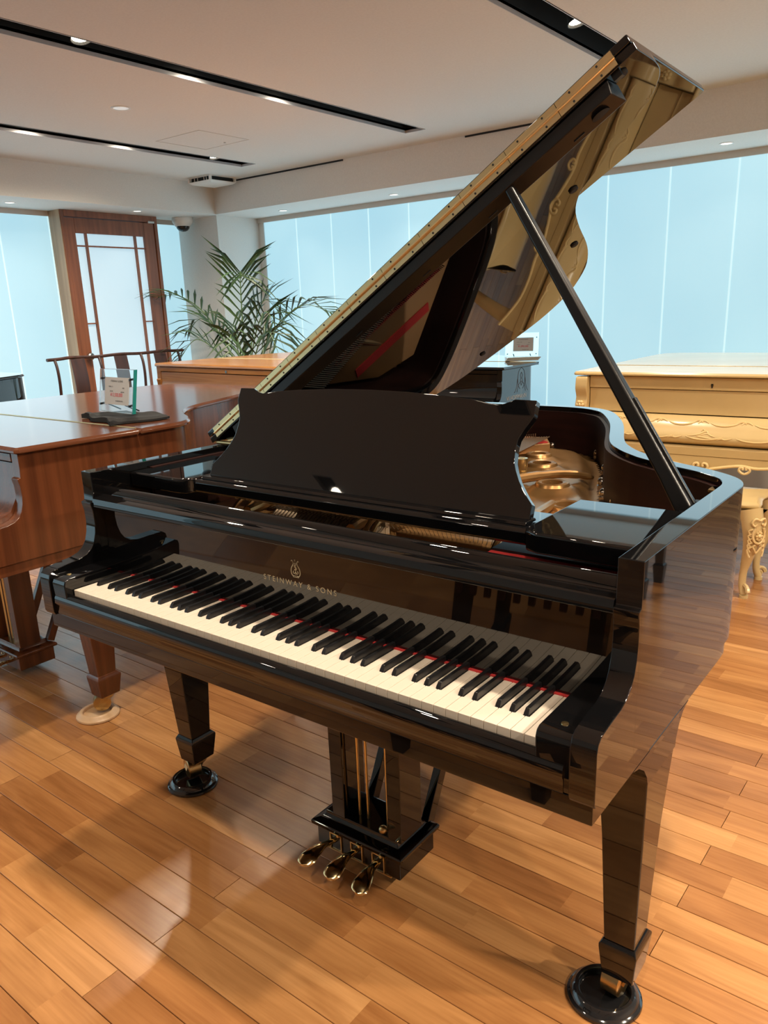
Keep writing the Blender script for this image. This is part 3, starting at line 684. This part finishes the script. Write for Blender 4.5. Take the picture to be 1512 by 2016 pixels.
# lid: hinged on the bass side, front flap folded back on top of it
LA = math.radians(32.54); LO = (-.102, .982); uc, us = math.cos(LA), math.sin(LA)
LT = lambda s, y, h: (LO[0] + s * uc - h * us, y, LO[1] + s * us + h * uc)
LIDOUT = [(0, .555), (0, 1.0), (0, 1.40), (.004, 1.55), (.025, 1.64), (.07, 1.69), (.18, 1.715), (.32, 1.715), (.45, 1.712), (.56, 1.705), (.66, 1.675), (.733, 1.635), (.783, 1.594), (.861, 1.507), (.921, 1.404), (.968, 1.296), (1.019, 1.150), (1.067, 1.030), (1.107, .962), (1.144, .923), (1.217, .879), (1.272, .838), (1.318, .812), (1.352, .793), (1.383, .770), (1.404, .746), (1.422, .720), (1.434, .692), (1.440, .655), (1.441, .620), (1.441, .555)]
lo2 = [(p[0], p[1]) for p in smooth_path([(a, b, 0) for a, b in LIDOUT], 3)]
LID = MB(LT).prism(lo2[::-1], 0.0, .0165).build('lid', LACQ, BR, bevel=.0015)
FLAP = MB(LT).prism([(0, .555), (1.438, .555), (1.438, 1.0), (1.433, 1.005), (.005, 1.005), (0, 1.0)], .0195, .036).build('lid_flap', LACQ, BR, bevel=.003)
MB(LT).prism([(.01, .56), (1.430, .56), (1.430, .60), (.01, .60)], .0165, .0195).build('lid_spacer', SATIN, LID)
# the long brass hinge in short leaves, its screws
xs = [.032 + k * .1247 for k in range(12)]
hg = []
for k in range(11):
    a, b = xs[k] + .0006, xs[k + 1] - .0006
    MB(LT).box(a, b, .5525, .5552, .0205, .0325).build('hinge_leaf', BRASS, FLAP)
    MB(LT).box(a, b, .5525, .5552, .0035, .0155).build('hinge_leaf', BRASS, LID)
    sc = MB(LT)
    for q in (.26, .75):
        for h in (.0275, .0085):
            sc.lathe([(.0022, 0), (.0022, .0012)], (a + q * (b - a), .5515, h), 8, 'y')
    sc.build('hinge_screw', DARK, LID)
MB(LT).tube([(.032, .5515, .018), (1.404, .5515, .018)], .0032, 10).build('hinge_knuckle', BRASS, LID)
# batten under the front of the lid, oval socket, lock
bt = MB(LT).loft([[(.10, .560, -.001), (1.376, .560, -.001), (1.376, .610, -.001), (.10, .610, -.001)], [(.10, .560, -.026), (1.370, .560, -.026), (1.378, .600, -.040), (.10, .600, -.040)]]).build('lid_batten', SATIN, LID, bevel=.002)
MB(LT).lathe([(.001, -.0365), (.016, -.0355), (.018, -.0350), (.016, -.0345)], (1.333, .582, 0), 20).build('strut_socket', DARK, bt)
for s in (.62, .86, 1.06, 1.28): MB(LT).box(s - .012, s + .012, .5865, .5885, -.0375, -.0335).build('batten_clip', SATIN, bt)
for s, y in ((1.395, .585), (1.132, .887), (.956, 1.235), (.356, 1.60), (.20, .9)): MB(LT).lathe([(.009, -.005), (.0115, -.003), (.0115, 0)], (s, y, 0), 16).build('rubber_buffer', DARK, LID)
MB(LT).box(1.383, 1.40, .562, .574, -.012, 0).build('lid_latch', SATIN, LID)
for y in (.66, 1.25): MB().tube([(-.104, y - .05, .980), (-.104, y + .05, .980)], .008, 10).build('side_hinge', BRASS, BR)
MB().tube([(-.09, .565, .985), (-.02, .565, .985)], .006, 10).build('lid_pin', BRASS, BR)
# prop stick
pb, pt = Vector((1.264, .572, .925)), Vector((.857, .572, 1.566))
d = pt - pb
prop = MB(); rr_ = []
pu = Vector((0, 1, 0)); pn = d.normalized().cross(pu).normalized()
for f, a, b in ((0, .046, .036), (.06, .040, .034), (.14, .031, .030), (.5, .027, .026), (1, .022, .020)):
    q = pb + d * f; rr_.append([tuple(q + pu * su * a + pn * sv * b) for su, sv in ((-.5, -.5), (.5, -.5), (.5, .5), (-.5, .5))])
prop.loft(rr_).build('lid_prop', SATIN, BR, bevel=.006, seg=3)
MB().bar(pb + d * .03 + Vector((.012, .0, .008)), pb + d * .35 + Vector((.010, 0, .0065)), .012, .014, (0, 1, 0)).build('short_prop', SATIN, BR, bevel=.003)
MB().box(1.240, 1.284, .47, .66, .915, .948).build('prop_block', SATIN, BR, bevel=.004)
MB().prism([(1.252, .70), (1.283, .70), (1.283, .735), (1.252, .735)], .955, .962).build('lid_lock_plate', OLDBRASS, BR, bevel=.003)
# ---- closed grands around it
def closed_grand(name, label, loc, yaw, m, mtop, hw=.712, ln=1.64, zs=1.0, front='plain', flap=.43, cups=None, lock=CHROME, legs=True, lyre=True, brass=BRASS):
    T = mk_T(hw / .712, ln / 1.64, zs)
    R = empty(name, loc, yaw, label, 'piano')
    if front != 'rococo':
        rim_parts(R, T, m)
    else:
        n = len(OUTS); ino = offset_open(OUTS, -.04); ring = OUTS + ino[::-1]; N = len(ring)
        b = MB(T); z0, z1 = .60, .972
        vs = [(x, y + .0, z0) for x, y in ring] + [(x, y, z1) for x, y in ring]; fs = [(i, (i + 1) % N, N + (i + 1) % N, N + i) for i in range(N)]
        for i in range(n - 1): fs.append((N + i, N + i + 1, N + (N - 2 - i), N + (N - 1 - i))); fs.append((i + 1, i, N - 1 - i, N - 2 - i))
        b.add(vs, fs); b.build('case_rim', m, R, bevel=.003, angle=28)
        MB(T).prism([(x, max(y, .13)) for x, y in offset_open(OUTS, -.007)][::-1], .575, .61).build('keybed', m, R)
    lp = offset_open(OUTS, .016); fy = .112; hy = fy + flap * 1.64 / ln
    e0, e1 = lp[0][0], lp[-1][0]
    MB(T).prism([(e0, hy + .002)] + [p for p in lp[1:-1] if p[1] > hy + .01] + [(e1, hy + .002)], .980, .9985).build('lid', mtop, R, bevel=.005, seg=3) if False else None
    body = [(e0, hy + .0025)] + [p for p in lp if p[1] > hy + .02] + [(e1, hy + .0025)]
    def slab(pts, name_, mm):
        # moulded edge: the slab steps in towards its top
        pts = pts[::-1]; n = len(pts); c = Vector((.611, .9))
        rings = []
        P = [Vector(p) for p in pts]
        def inset(d):
            o = []
            for i in range(n):
                a, bq, c_ = P[i - 1], P[i], P[(i + 1) % n]; t = (c_ - a).normalized(); o.append(bq + Vector((-t.y, t.x)) * d)
            return o
        area = sum(P[i].x * P[(i + 1) % n].y - P[(i + 1) % n].x * P[i].y for i in range(n)); sg = 1 if area > 0 else -1
        for d, z in ((.004, .980), (0, .983), (0, .989), (.003, .993), (.008, .9985)): rings.append([(p.x, p.y, z) for p in inset(d * sg)])
        return MB(T).loft(rings).build(name_, mm, R, angle=30)
    LIDC = slab(body, 'lid', mtop)
    FLP = slab([(e0, fy + .012), (e0, hy - .0025), (e1, hy - .0025), (e1, fy + .012), (e1 - .012, fy), (e0 + .012, fy)], 'lid_flap', mtop)
    MB(T).tube([(e0 + .02, hy, .9985), (e1 - .02, hy, .9985)], .0025, 8).build('lid_hinge', BRASS, FLP)
    # a bead under the lid
    if front == 'plain':
        MB(T).extx([(.128, .950), (.122, .952), (.122, .976), (.128, .976)], -.060, 1.282).build('key_rail', m, R, bevel=.0015)
        MB(T).extx([(.140, .947), (.128, .947), (.126, .90), (.118, .84), (.095, .80), (.05, .782), (.0, .770), (-.02, .757), (-.02, .72), (.14, .72)], -.060, 1.282).build('fallboard', m, R, angle=50)
        MB(T).extx([(-.004, .655), (-.019, .655), (-.021, .70), (-.015, .712), (-.004, .712)], -.061, 1.283).build('key_slip', m, R, angle=60)
        MB(T).lathe([(.0085, -.003), (.0085, .001)], (.611, .1205, .962), 16, 'y').build('keyhole_plate', lock, R)
        MB(T).box(.609, .613, .1185, .121, .955, .969).build('keyhole', DARK, R)
    if front == 'rococo': rococo_front(R, T, m)
    if legs:
        for cx in (-.037, 1.259): leg_parts(R, T, cx, .290, m, OLDBRASS, sw=2.6)
        leg_parts(R, T, .30, 1.42, m, OLDBRASS)
    if lyre: lyre_parts(R, T, m, False)
    return R
def rococo_front(R, T, m):
    MB(T).extx([(.150, .912), (.140, .914), (.140, .975), (.150, .975)], -.030, 1.252).build('key_rail', m, R, bevel=.002)
    MB(T).box(-.030, 1.252, .148, .16, .79, .910).build('front_panel', m, R, bevel=.002)
    MB(T).extx([(.158, .785), (.12, .784), (.09, .772), (.070, .752), (.055, .735), (.045, .72), (.030, .705), (.022, .69), (.026, .672), (.045, .660), (.06, .652), (.158, .652)], -.030, 1.252).build('fallboard', m, R, angle=60)
    MB(T).extx([(.16, .60), (.035, .60), (.032, .64), (.040, .648), (.16, .648)], -.06, 1.282).build('key_slip', m, R, bevel=.002)
    MB(T).lathe([(.007, -.002), (.007, .001)], (.611, .1395, .940), 14, 'y').build('keyhole_plate', OLDBRASS, R)
    MB(T).box(.608, .614, .1365, .140, .926, .946).build('keyhole', DARK, R)
    # apron with a scalloped lower edge and a carved bead along it
    low = [(-.06, .50), (.10, .555), (.22, .565), (.34, .553), (.42, .560), (.50, .548), (.56, .535), (.611, .522), (.66, .535), (.72, .548), (.80, .560), (.88, .553), (1.0, .565), (1.12, .555), (1.282, .50)]
    lowp = [(p[0], p[1]) for p in smooth_path([(x, z, 0) for x, z in low], 4)]
    MB(T).exty([(1.282, .598), (-.06, .598)] + lowp, .038, .062).build('apron', m, R, smooth=False)
    A = MB(T); A.tube([(x, .034, z + .004) for x, z in lowp], .0075, 8)
    A.build('apron_bead', GILT, R)
    C = MB(T)
    for s in (-1, 1):
        for x0, sc in ((.611, 1.0), (.40, .7), (.82, .7)):
            C.tube([(x0 + s * a * sc, .030, .542 + b * sc) for a, b, _ in smooth_path([(0, -.020, 0), (.02, -.012, 0), (.035, .004, 0), (.028, .022, 0), (.012, .022, 0), (.012, .008, 0)], 4)], [.006] * 3 + [.007] * 18, 6)
    C.build('apron_carving', GILT, R)
    # vine scrolls on the fallboard: one near its top, one along its belly
    S = MB(T)
    def surf(z):
        P = [(.12, .784), (.09, .772), (.070, .752), (.055, .735), (.045, .72), (.030, .705), (.022, .69), (.026, .672), (.045, .66)]
        for i in range(len(P) - 1):
            if P[i][1] >= z >= P[i + 1][1]: t = (P[i][1] - z) / (P[i][1] - P[i + 1][1]); return P[i][0] + t * (P[i + 1][0] - P[i][0])
        return P[-1][0]
    def vine(pts, r):
        pp = smooth_path([(a, b, 0) for a, b in pts], 5); S.tube([(a, surf(b) - .001, b) for a, b, _ in pp], [r * (.45 + .55 * math.sin(PI * i / (len(pp) - 1))) for i in range(len(pp))], 6)
    for k in range(6):
        x = .02 + k * .205
        vine([(x, .760), (x + .03, .751), (x + .07, .749), (x + .11, .755), (x + .135, .766)], .0055)
        vine([(x + .12, .757), (x + .135, .768), (x + .155, .770), (x + .165, .761)], .0065)
        vine([(x + .145, .756), (x + .155, .766), (x + .175, .768), (x + .195, .759)], .0055)
    for k in range(5):
        x = .05 + k * .24
        vine([(x, .697), (x + .04, .688), (x + .09, .685), (x + .14, .690), (x + .175, .700)], .0045)
        vine([(x + .15, .686), (x + .17, .693), (x + .19, .690), (x + .22, .697)], .004)
    for a in ([(.54, .700), (.57, .704), (.60, .712), (.615, .726), (.605, .73), (.60, .722)], [(.60, .705), (.63, .712), (.65, .705), (.67, .700)], [(.58, .700), (.62, .695), (.66, .690)], [(.605, .715), (.625, .722), (.635, .712)]): vine(a, .004)
    S.build('vine_carving', GILT, R)
    # arms: S shaped cheeks with a carved flower
    for s in (-1, 1):
        x0, x1 = (-.101, -.034) if s < 0 else (1.256, 1.323)
        prof = [(.16, .972), (.112, .972), (.104, .950), (.100, .91), (.112, .88), (.118, .86), (.108, .83), (.104, .80), (.10, .775), (.06, .760), (.03, .735), (.015, .70), (.02, .66), (.035, .64), (.04, .60), (.16, .60)]
        pr = [(p[0], p[1]) for p in smooth_path([(a, b, 0) for a, b in prof], 2)]
        am = MB(T).extx(pr, x0, x1).build('arm', m, R, bevel=.006, angle=60)
        F = MB(T); xc = (x0 + x1) / 2
        for k in range(6):
            a = k * PI / 3; F.sphere((xc + .014 * math.cos(a), .101, .822 + .016 * math.sin(a)), .010, 8, 6)
        F.sphere((xc, .096, .822), .009, 8, 6)
        for k in range(4): F.sphere((xc + (-1) ** k * .008, .103, .795 - k * .004), .007, 8, 5)
        F.build('arm_flower', GILT, am)
    # cabriole legs with a scrolled knee
    for cx in (.0, 1.222):
        sg = -1 if cx < .6 else 1
        path = smooth_path([(cx, .17, .60), (cx + sg * .02, .13, .50), (cx + sg * .015, .14, .36), (cx, .17, .18), (cx + sg * .01, .165, .07), (cx + sg * .02, .150, .03)], 5)
        MB(T).tube(path, [.055 - .028 * min(1, i / 18) for i in range(len(path))], 12).build('leg', m, R)
    path = smooth_path([(.32, 1.45, .60), (.32, 1.44, .40), (.32, 1.46, .2), (.32, 1.45, .03)], 5)
    MB(T).tube(path, [.055 - .028 * min(1, i / 12) for i in range(len(path))], 12).build('leg', m, R)

def P2W(x, y): return wx(x, y)
BRN = closed_grand('grand_piano', 'closed brown walnut grand piano left of the open black one', (-1.300, .205, 0), 0.0, BROWN, BROWNH, zs=.988)
for x, y, lb in ((1.243 - .611, .295 - .12, 'pale wooden caster cup under the right front leg of the brown grand'), (-.04 - .611, .30 - .12, 'pale wooden caster cup under the left front leg of the brown grand, out of view'), (.30 - .611, 1.45 - .12, 'pale wooden caster cup under the tail leg of the brown grand, out of view')):
    caster_cup(-1.300 + x, .205 + y, lb, CUPW, h=.022)
OKG = closed_grand('grand_piano', 'closed golden oak grand piano in front of the potted palm', (-1.945, 2.20, 0), math.radians(-3.5), OAK, OAK, hw=.735, ln=1.17, zs=1.061, flap=.50)
CRM = closed_grand('grand_piano', 'cream rococo grand piano with gilded carving at the right', (.555, 3.115, 0), math.radians(2.2), CREAM, CREAM, hw=.695, ln=1.60, zs=.987, front='rococo', flap=.46, legs=False, lyre=False)
HOF = closed_grand('grand_piano', 'black grand piano with white lettering on its side, beside the cream one', (-1.524, 3.595, 0), math.radians(1.0), LACQ, LACQ, hw=.630, ln=1.17, zs=.957, flap=.50)
LEFTG = closed_grand('grand_piano', 'black grand piano by the window, only its rounded tail showing at the left edge', (-3.98, .42, 0), 0.0, LACQ, LACQ, zs=.985, lyre=False)
# lettering and scroll ornament on the side of the Hoffmann
hx, hz = .630 + .0005, .732
text('lettering', 'W.HOFFMANN', .040, PAPER, HOF, frame_mtx((hx, .205, hz), (0, 1, 0), (0, 0, 1)), .0004, sx=1.05)
oo = MB()
for s in (-1, 1):
    for pts in ([(.0, .150), (.035, .13), (.05, .09), (.045, .04), (.02, .01)], [(.0, .06), (.03, .045), (.05, .02), (.06, -.01)], [(.055, .08), (.065, .03), (.085, .0), (.10, -.01)], [(.0, .12), (.012, .10), (.006, .08), (.014, .06), (.0, .03)]):
        oo.tube([(hx, .27 + s * a, .785 + b) for a, b, _ in smooth_path([(a, b, 0) for a, b in pts], 4)], .0014, 5)
oo.build('side_ornament', DKWOOD, HOF)

# ---- price stands, cloth, catalogue
def price_stand(name, label, loc, yaw, tilt, w_, h_, card, brand, price, lines, th=.010):
    R = empty(name, loc, yaw, label, 'price stand')
    T = lambda x, y, z: (x, y + z * math.sin(tilt), z * math.cos(tilt))
    MB(T).box(-w_ / 2, w_ / 2, 0, th, 0.002, h_).build('glass_front', GLASSC, R, bevel=.0008, smooth=False)
    MB(T).box(w_ / 2 + .0004, w_ / 2 + .002, .0005, th - .0005, 0.002, h_).build('glass_edge', GLASSE, R, smooth=False)
    cx, cz, cw, chh = card
    cdm = MB(T).box(cx - cw / 2, cx + cw / 2, -.0035, -.0015, cz - chh / 2, cz + chh / 2).build('card', PAPER, R, smooth=False)
    up = (0, math.sin(tilt), math.cos(tilt)); y0 = -.0040
    def put(s, dx, dz, size, mm, al='CENTER', sx=1):
        o = T(cx + dx, y0, cz + dz); text('print', s, size, mm, cdm, frame_mtx(o, (1, 0, 0), up), .00005, al, sx)
    put(brand, 0, chh * .33, chh * .10, INK)
    put(price, 0, -chh * .20, chh * .19, REDINK, sx=.9)
    for s, dx, dz in lines: put(s, dx * cw, dz * chh, chh * .065, INK)
    for sx in (-1, 1):
        for z in (.030, h_ - .035): MB(T).lathe([(.004, -.006), (.004, th + .006)], (sx * (w_ / 2 - .018), 0, z), 10, 'y').build('stand_pin', SATIN, R)
    bs = MB(); bs.bar((-w_ * .25, th + .05, .004), (-w_ * .25, th, .03), .006, .004).bar((w_ * .25, th + .05, .004), (w_ * .25, th, .03), .006, .004)
    bs.build('prop_foot', SATIN, R)
    return R
ZB = .9985 * .988
price_stand('price_stand', 'thick glass price stand on a black cloth on the brown grand', (-.869, .735, ZB + .024), math.radians(-4), math.radians(10), .235, .158, (.012, .080, .165, .098), 'STEINWAY & SONS', '¥13,500,000', [('MODEL  O', -.25, .14), ('USED', .28, .10), ('COLOR', -.22, -.03), ('BROWN', .25, -.05), ('¥14,850,000 (TAX)', .12, -.38)], .014)
cl = []
NXc, NYc = 26, 12
random.seed(3)
def cz_(u, v): return .004 + .007 * (1 + math.sin(u * 9 + v * 3) * .5 + math.sin(u * 21 + 1.3) * .25) * (1 if .04 < u < .96 else .4) + .010 * max(0, 1 - abs(v - .05) * 9) 
V = []; F = []
for j in range(NYc + 1):
    for i in range(NXc + 1):
        u, v = i / NXc, j / NYc
        x = -1.03 + .31 * u + .04 * v - .01 * math.sin(v * 7); y = .665 + .185 * v + (.03 - .07 * u) * (1 - v) + .012 * math.sin(u * 11)
        V.append((x, y, ZB + .004 + cz_(u, v)))
top = len(V)
V += [(x, y, ZB + .0022) for x, y, z in V]
for j in range(NYc):
    for i in range(NXc):
        a = j * (NXc + 1) + i; q = (a, a + 1, a + NXc + 2, a + NXc + 1); F.append(q); F.append(tuple(top + k for k in q[::-1]))
for i in range(NXc):
    a, b = i, i + 1; F.append((a, top + a, top + b, b)); a = NYc * (NXc + 1) + i; F.append((a, a + 1, top + a + 1, top + a))
for j in range(NYc):
    a, b = j * (NXc + 1), (j + 1) * (NXc + 1); F.append((a, b, top + b, top + a)); a += NXc; b += NXc; F.append((a, top + a, top + b, b))
tag(MB().add(V, F).build('display_cloth', CLOTH, angle=80), 'rumpled black cloth lying under the glass price stand on the brown grand', 'cloth')
HZ = .9985 * .957
price_stand('price_stand', 'thin glass price stand on the black grand by the cream piano', (-1.205, 4.44, HZ + .001), math.radians(20), math.radians(9), .25, .185, (.01, .100, .150, .100), 'W.HOFFMANN', '¥1,890,000', [('MODEL V158', -.2, .14), ('USED', .28, .10), ('COLOR', -.25, -.02), ('BLACK', .25, -.04), ('¥2,079,000 (TAX)', .12, -.40)], .006)
ct = MB()
for k in range(3):
    z = HZ + .002 + k * .0085; o_ = k * .008
    ct.loft([[(-.12 + o_, -.09, z), (.12 + o_, -.08, z), (.14 - o_, .09, z), (-.10, .10, z)], [(-.12 + o_, -.09, z + .008), (.12 + o_, -.08, z + .008), (.14 - o_, .09, z + .008), (-.10, .10, z + .008)]])
o = ct.build('catalogue', BAGM, bevel=.003, loc=(-1.085, 4.20, 0)); o.rotation_euler = (0, 0, math.radians(40)); o.scale = (1, .75, 1)
tag(o, 'flat glossy grey catalogues in front of the thin glass price stand', 'catalogue')

# ---- seats
def cream_bench():
    R = empty('piano_bench', (.545, 2.90, 0), math.radians(1.5), 'cream carved piano bench in front of the cream grand', 'bench')
    hw, hd = .355, .165
    def outline(d): 
        pts = [(-hw - d, -hd + .02), (-hw + .03, -hd - d), (-.12, -hd - d + .012), (0, -hd - d), (.12, -hd - d + .012), (hw - .03, -hd - d), (hw + d, -hd + .02), (hw + d - .02, 0), (hw + d, hd - .02), (hw - .03, hd + d), (0, hd + d - .006), (-hw + .03, hd + d), (-hw - d, hd - .02), (-hw - d + .02, 0)]
        return [(p[0], p[1]) for p in smooth_path([(a, b, 0) for a, b in pts], 4, True)]
    r = lambda d, z: [(x, y, z) for x, y in outline(d)]
    MB().loft([r(-.004, .425), r(.006, .432), r(.008, .440), r(.002, .448), r(-.012, .455)]).build('bench_top', CREAM, R, angle=50)
    MB().loft([r(-.035, .365), r(-.025, .424)]).build('bench_apron', CREAM, R)
    for sx in (-1, 1):
        for sy in (-1, 1):
            x, y = sx * (hw - .035), sy * (hd - .02); dx, dy = sx * .707, sy * .707
            pth = smooth_path([(x, y, .42), (x + dx * .030, y + dy * .024, .33), (x + dx * .022, y + dy * .018, .24), (x - dx * .006, y - dy * .004, .13), (x - dx * .008, y - dy * .006, .06), (x + dx * .010, y + dy * .008, .015)], 5)
            n = len(pth); lg = MB().tube(pth, [.052 - .006 * i / 5 if i <= 5 else max(.017, .046 - .0029 * (i - 5)) for i in range(n)], 12).build('leg', CREAM, R)
            s = MB()
            sp = [(.030 * (1 - k / 22) * math.cos(.9 * k * .55), .030 * (1 - k / 22) * math.sin(.9 * k * .55)) for k in range(18)]
            s.tube([(x + dx * (.012 + a), y + dy * (.012 + a), .036 + b) for a, b in sp], [.011 * (1 - k / 26) for k in range(18)], 6)
            s.lathe([(.001, .0), (.020, .0), (.020, .014), (.001, .016)], (x + dx * .010, y + dy * .008, 0), 14)
            s.build('foot_scroll', CREAM, lg)
            c = MB(); cx, cy = x + dx * .078, y + dy * .070
            tx, ty = -dy, dx
            Pt = lambda a, b, o=0: (cx + tx * a + dx * o, cy + ty * a + dy * o, .315 + b)
            for q in (-1, 1):
                c.tube([Pt(q * a, b, o) for a, b, o in smooth_path([(0, .070, .0), (.020, .078, -.004), (.032, .060, -.010), (.022, .045, -.004), (.012, .055, .0)], 4)], .005, 6)
                c.tube([Pt(q * a, b, o) for a, b, o in smooth_path([(.020, .035, -.002), (.027, .005, -.006), (.018, -.025, -.004), (0, -.036, .0)], 4)], .0055, 6)
                for k in range(5): c.tube([Pt(q * a, b, o) for a, b, o in smooth_path([(.026, .03 - k * .02, -.006), (.040, .020 - k * .022, -.018), (.030, -.005 - k * .024, -.012)], 3)], .0038, 5)
                c.tube([Pt(q * a, b, o) for a, b, o in smooth_path([(0, -.085, -.012), (.012, -.065, -.008), (.020, -.05, -.008), (.010, -.042, -.004)], 4)], .0045, 6)
            for k in range(8): c.sphere(Pt(.012 * math.cos(k * PI / 4), .0 + .018 * math.sin(k * PI / 4), .001), .006, 6, 5)
            c.sphere(Pt(0, 0, .002), .011, 8, 6)
            c.build('knee_carving', GILT, lg)
    return R
cream_bench()
def black_bench(x0, y0, w_, label, top, fluted=False):
    R = empty('piano_bench', (x0, y0, 0), 0, label, 'bench'); h = w_ / 2
    MB().box(-h, h, -.17, .17, .455, .50).build('cushion', top, R, bevel=.016, seg=3)
    MB().box(-h + .01, h - .01, -.16, .16, .36, .455).build('bench_apron', LACQ, R, bevel=.004)
    if fluted:
        for k in range(10): MB().box(-h + .025 + k * (w_ - .05) / 9.6, -h + .025 + k * (w_ - .05) / 9.6 + .026, .16, .168, .30, .470).build('flute', DKWOOD, R, bevel=.003)
    for sx in (-1, 1):
        for sy in (-1, 1):
            x, y = sx * (h - .04), sy * .135
            rr_ = lambda z, q: [(x - q, y - q, z), (x + q, y - q, z), (x + q, y + q, z), (x - q, y + q, z)]
            MB().loft([rr_(0, .020), rr_(.085, .027), rr_(.092, .027), rr_(.10, .019), rr_(.37, .027)]).build('leg', LACQ, R, bevel=.002)
black_bench(2.36, 2.66, .66, 'black piano bench right of the open grand, mirrored in its polished side', SATIN)
black_bench(.62, -.96, .56, 'black fluted piano bench in front of the open grand, mirrored in its fallboard', SATIN, True)
def settee():
    R = empty('settee', (-4.30, 3.07, 0), 0, 'dark wooden settee with curved posts and three splats before the door', 'settee')
    hl = .60
    MB().tube(smooth_path([(0, -.665, 1.050), (-.008, -.55, 1.052), (-.004, -.45, 1.058), (-.01, -.22, 1.050), (-.004, 0, 1.057), (-.01, .22, 1.050), (-.004, .45, 1.057), (-.008, .55, 1.052), (0, .665, 1.050)], 4), .013, 10).build('top_rail', DKWOOD, R)
    for y in (-hl, -.205, .205, hl):
        MB().tube(smooth_path([(0, y, 1.045), (.022, y, .98), (.03, y, .88), (.02, y, .75), (0, y, .60), (0, y, .44)], 4), .012, 8).build('back_post', DKWOOD, R)
    for y in (-.402, 0, .402):
        n = 8; rings = []
        for k in range(n + 1):
            t = k / n; z = 1.046 - .60 * t; x = .03 * math.sin(PI * min(1, t * 1.2)); rings.append([(x - .005, y - .062, z), (x + .005, y - .062, z), (x + .005, y + .062, z), (x - .005, y + .062, z)])
        MB().loft(rings).build('splat', DKWOOD, R, bevel=.002)
    MB().box(-.02, .46, -.63, .63, .40, .445).build('seat', DKWOOD, R, bevel=.006)
    for y in (-hl, hl):
        MB().tube([(.44, y, .001), (.44, y, .66)], .016, 10).build('leg', DKWOOD, R)
        MB().tube([(0, y, .001), (0, y, .42)], .016, 10).build('leg', DKWOOD, R)
        MB().tube(smooth_path([(.46, y, .66), (.25, y, .665), (.02, y, .68)], 4), .014, 8).build('arm_rest', DKWOOD, R)
    for x in (0, .44): MB().box(x - .01, x + .01, -.6, .6, .10, .13).build('stretcher', DKWOOD, R)
settee()

# ---- palm
def palm():
    random.seed(11)
    R = empty('potted_palm', (-3.83, 4.05, 0), 0, 'potted palm with arching fronds in the corner behind the oak grand', 'plant')
    MB().lathe([(.13, .005), (.17, .02), (.21, .38), (.225, .40), (.215, .41), (.195, .40), (.19, .36), (.001, .36)], n=32).build('planter', TERRA, R)
    MB().lathe([(.001, .365), (.188, .365), (.188, .372), (.001, .38)], n=24).build('soil', SOIL, R)
    # (azimuth deg, reach, top height, droop, leaflet length, half count)
    fr = [(-32, .16, 1.69, .02, .40, 14), (25, .30, 1.46, .06, .36, 12), (-12, .55, 1.36, .18, .36, 11), (10, .86, 1.40, .06, .38, 13), (170, .20, 1.26, .06, .30, 10), (200, .50, 1.32, .08, .32, 10), (186, .95, 1.53, .0, .34, 12), (215, .55, 1.14, .16, .34, 11), (-60, .40, 1.18, .18, .30, 10), (-22, .80, 1.20, .24, .34, 11)]
    for az, reach, top, droop, ll, nl in fr:
        a = math.radians(az); dx, dy = math.cos(a), math.sin(a)
        b0 = (random.uniform(-.05, .05), random.uniform(-.05, .05), .37)
        ctrl = [b0, (dx * reach * .10, dy * reach * .10, .37 + (top - .37) * .42), (dx * reach * .42, dy * reach * .42, .37 + (top - .37) * .82), (dx * reach * .78, dy * reach * .78, top), (dx * reach * 1.08, dy * reach * 1.08, top - droop)]
        pth = [Vector(p) for p in smooth_path(ctrl, 8)]; n = len(pth)
        st = MB().tube([tuple(p) for p in pth], [.009 - .0075 * i / (n - 1) for i in range(n)], 6).build('frond_stem', STEMG, R)
        L = MB(); up = Vector((0, 0, 1))
        for k in range(nl):
            t = .40 + .60 * k / (nl - 1); i = min(n - 2, int(t * (n - 1))); fr_ = t * (n - 1) - i
            p = pth[i].lerp(pth[i + 1], fr_); tg = (pth[i + 1] - pth[i]).normalized()
            sd = tg.cross(up); sd = sd.normalized() if sd.length > .05 else Vector((-dy, dx, 0)); nn = sd.cross(tg).normalized()
            ln_ = ll * (.55 + .6 * math.sin(PI * (.12 + .80 * (t - .40) / .60))) * random.uniform(.88, 1.1)
            for s in (-1, 1):
                d = (sd * s * .66 + tg * .78 + nn * .12).normalized(); wv = .0125 * random.uniform(.85, 1.25)
                c0 = p; mid = p + d * ln_ * .5 + nn * .010; tip = p + d * ln_ + Vector((0, 0, -ln_ * random.uniform(.06, .26)))
                e = (tip - c0).normalized(); wdir = e.cross(nn).normalized(); th = nn * .0006
                q = [c0 - wdir * wv * .35, c0 + wdir * wv * .35, mid + wdir * wv - th * 6, mid + nn * .003, mid - wdir * wv - th * 6, tip]
                L.add([tuple(v) for v in q], [(0, 1, 3), (1, 2, 3), (0, 3, 4), (2, 5, 3), (3, 5, 4)])
                if s == 1 and k == nl - 1: L.add([tuple(v) for v in (pth[-1] - wdir * .004, pth[-1] + wdir * .004, pth[-1] + tg * ln_ * .6 + Vector((0, 0, -.04)))], [(0, 1, 2)])
        o = L.build('leaflets', LEAF, st, smooth=False); o['kind'] = 'stuff'
palm()
tag(MB().tube(smooth_path([(1.05, 3.55, .006), (1.14, 3.35, .006), (1.22, 3.42, .006), (1.40, 3.60, .006), (1.8, 3.5, .006)], 6), .005, 8).build('cable', CABLE), 'thin black cable on the floor behind the cream bench', 'cable')
